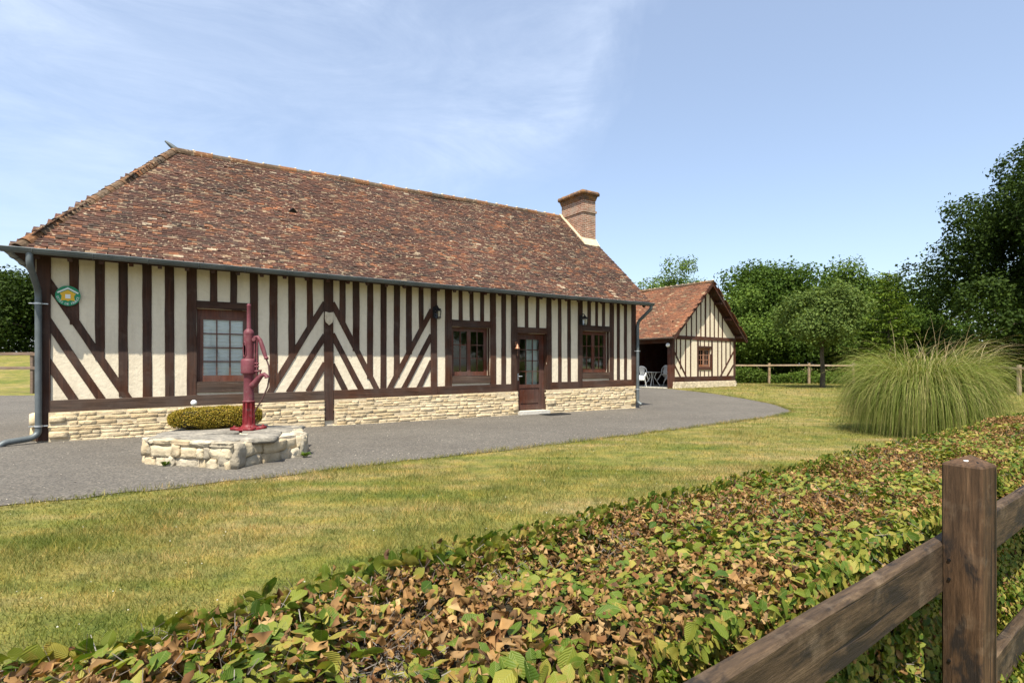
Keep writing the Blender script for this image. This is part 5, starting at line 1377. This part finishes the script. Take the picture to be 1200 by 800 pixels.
# ------------------------------------------------------------------ grass blades
def grass():
    g = np.random.default_rng(77); Vs, Fs = [], []; k0 = 0; cl = []
    bands = [(2.6, 4.6, 5600, .042, .0042), (4.6, 7.5, 2900, .044, .0056), (7.5, 12, 1150, .042, .006), (12, 20, 420, .05, .010), (20, 33, 130, .06, .016)]
    for (y0, y1, den, hgt, wid) in bands:
        xm = y1 * .98 + .5; n = int(den * (y1 - y0) * 2 * xm); x = g.uniform(-xm, xm, n); y = g.uniform(y0, y1, n)
        k = np.abs(x) < y * .96 + .4
        k &= ~(in_poly(x, y, POLY) & in_poly(x - .03, y + .05, POLY))
        hn = x * FN[0] + y * FN[1]; k &= hn > 1.15
        lx = (x - AX) * math.cos(ANG) + (y - AY) * math.sin(ANG); ly = -(x - AX) * math.sin(ANG) + (y - AY) * math.cos(ANG)
        k &= ~((ly > -.1) & (ly < DEP + .4) & (lx > -.4) & (lx < LEN + .4))
        mx = (x - BX) * math.cos(BANG) + (y - BY) * math.sin(BANG); my = -(x - BX) * math.sin(BANG) + (y - BY) * math.cos(BANG)
        k &= ~((mx > -.1) & (mx < AW + .03) & (my > -.06) & (my < AD)); k &= ~((y > 19) & (x < 4))
        x, y = x[k], y[k]; n = len(x)
        h = hgt * g.uniform(.40, 1.25, n) * (1 + .55 * fbm(x, y, 2.4, 4)) * np.where(g.random(n) < .02, 1.7, 1.0); th = g.uniform(0, 6.283, n); lean = g.normal(0, .55, (n, 2)) * h[:, None]
        base = np.stack([x, y, gh(x, y) - .002], 1); s_ = np.stack([np.cos(th), np.sin(th), np.zeros(n)], 1) * wid * .5
        tip = base + np.stack([lean[:, 0], lean[:, 1], h], 1)
        V = np.stack([base - s_, base + s_, tip], 1).reshape(-1, 3); F = np.arange(n * 3).reshape(-1, 3); Vs.append(V); Fs.append(F + k0); k0 += len(V)
        if y1 <= 12:
            q = g.random(n) < (.0010 if y1 < 8 else .0014) * (1 + 1.2 * fbm(x, y, .8, 14)); cl.append(np.stack([x[q], y[q], gh(x[q], y[q]) + .035], 1))
    E_ = np.array(EDGE_S); sg = np.linalg.norm(np.diff(E_, axis=0), axis=1); n = 15000; k = g.choice(len(sg), n, p=sg / sg.sum()); t = g.random(n)[:, None]
    xy = E_[k] * (1 - t) + E_[k + 1] * t; dv = (E_[k + 1] - E_[k]) / sg[k][:, None]; off = g.normal(-.02, .055, n) + .05 * fbm(xy[:, 0], xy[:, 1], 2.5, 8); xy = xy + np.stack([-dv[:, 1], dv[:, 0]], 1) * off[:, None]
    q = np.abs(xy[:, 0]) < 11; xy = xy[q]; n = len(xy); h = g.uniform(.02, .075, n) * (1 + .5 * fbm(xy[:, 0], xy[:, 1], 3, 18)); th = g.uniform(0, 6.283, n); base = np.stack([xy[:, 0], xy[:, 1], gh(xy[:, 0], xy[:, 1]) + .004], 1)
    s_ = np.stack([np.cos(th), np.sin(th), np.zeros(n)], 1) * .004; tip = base + np.stack([g.normal(0, .5, n) * h, g.normal(0, .5, n) * h, h], 1)
    Vs.append(np.stack([base - s_, base + s_, tip], 1).reshape(-1, 3)); Fs.append(np.arange(n * 3).reshape(-1, 3) + k0); k0 += n * 3
    o = np_mesh("grass", np.concatenate(Vs), np.concatenate(Fs), 3, M['blade']); tag(o, "short dry grass blades over the lawn", "grass", kind='stuff')
    c = np.concatenate(cl); n = len(c); r_ = g.uniform(.003, .0065, n); oc = np.array([[1, 0, 0], [0, 1, 0], [-1, 0, 0], [0, -1, 0], [0, 0, 1], [0, 0, -.6]])
    V = (c[:, None] + oc[None] * r_[:, None, None]).reshape(-1, 3); f = np.array([[0, 1, 4], [1, 2, 4], [2, 3, 4], [3, 0, 4], [1, 0, 5], [2, 1, 5], [3, 2, 5], [0, 3, 5]])
    F = ((np.arange(n) * 6)[:, None, None] + f[None]).reshape(-1, 3); o = np_mesh("clover_flowers", V, F, 3, M['clover']); tag(o, "tiny white clover flowers scattered through the lawn", "flowers", kind='stuff')
grass()

def gravel():
    g = np.random.default_rng(91); E_ = np.array(EDGE_S); sg = np.linalg.norm(np.diff(E_, axis=0), axis=1); n = 2600; k = g.choice(len(sg), n, p=sg / sg.sum()); t = g.random(n)[:, None]
    xy = E_[k] * (1 - t) + E_[k + 1] * t; dv = (E_[k + 1] - E_[k]) / sg[k][:, None]; xy = xy + np.stack([-dv[:, 1], dv[:, 0]], 1) * (np.abs(g.normal(.05, .35, n)) - .05)[:, None]
    u = g.uniform(.2, 14.4, 900); a = np.array([math.cos(ANG), math.sin(ANG)]); q = np.array([AX, AY]) + u[:, None] * a + np.stack([-a[1] * np.ones(900), a[0] * np.ones(900)], 1) * (-.07 - np.abs(g.normal(0, .22, 900)))[:, None]
    xs = g.uniform(-8, 8, 3000); ys = g.uniform(3, 20, 3000); r = np.stack([xs, ys], 1); lx = (xs - AX) * a[0] + (ys - AY) * a[1]; ly = -(xs - AX) * a[1] + (ys - AY) * a[0]
    r = r[in_poly(xs, ys, POLY) & ~((ly > -.1) & (lx > -.1) & (lx < LEN + .1))]
    xy = np.concatenate([xy, q, r]); n = len(xy); rad = g.uniform(.003, .011, n); oc = np.array([[1, .2, 0], [.1, 1, .1], [-1, -.1, 0], [.1, -1, .1], [0, 0, .7], [0, 0, -.6]])
    c = np.concatenate([xy, (gh(xy[:, 0], xy[:, 1]) + .012)[:, None]], 1); V = (c[:, None] + (oc[None] + g.normal(0, .2, (n, 6, 3))) * rad[:, None, None]).reshape(-1, 3)
    f = np.array([[0, 1, 4], [1, 2, 4], [2, 3, 4], [3, 0, 4], [1, 0, 5], [2, 1, 5], [3, 2, 5], [0, 3, 5]]); F = ((np.arange(n) * 6)[:, None, None] + f[None]).reshape(-1, 3)
    b = NB("loose_grit"); M['grit'] = b.done(b.ramp(b.rand(), [(0, (.10, .09, .08)), (.5, (.24, .215, .18)), (1, (.42, .38, .30))]), .9)
    o = np_mesh("loose_gravel", V, F, 3, M['grit']); tag(o, "loose grit lying over the asphalt and along its edges", "gravel", kind='stuff')
gravel()
def weed(x, y, r_, n, seed, label):
    g = np.random.default_rng(seed); th = g.uniform(0, 6.283, n); d = np.stack([np.cos(th), np.sin(th), g.uniform(.2, 1.1, n)], 1); L_ = g.uniform(.4, 1, n) * r_
    pos = np.array([0, 0, .01]) + unit(d) * (L_ * .6)[:, None]; nr = unit(np.stack([-d[:, 0] * .6, -d[:, 1] * .6, np.ones(n)], 1) + g.normal(size=(n, 3)) * .3)
    V, F = leaves(pos, nr, L_ * .9, LEAF4, g, np.full(n, .45), d); o = np_mesh("weed_tuft", V, F, 4, M['fol_light']); o.location = (x, y, ghf(x, y) + .01); tag(o, label, "weed", "weeds at the foot of the pedestal")
weed(-4.62, 7.40, .11, 26, 1, "small green weed at the foot of the pedestal's sunlit left side")
weed(-3.02, 8.10, .12, 30, 2, "small green weed at the foot of the pedestal's right corner")
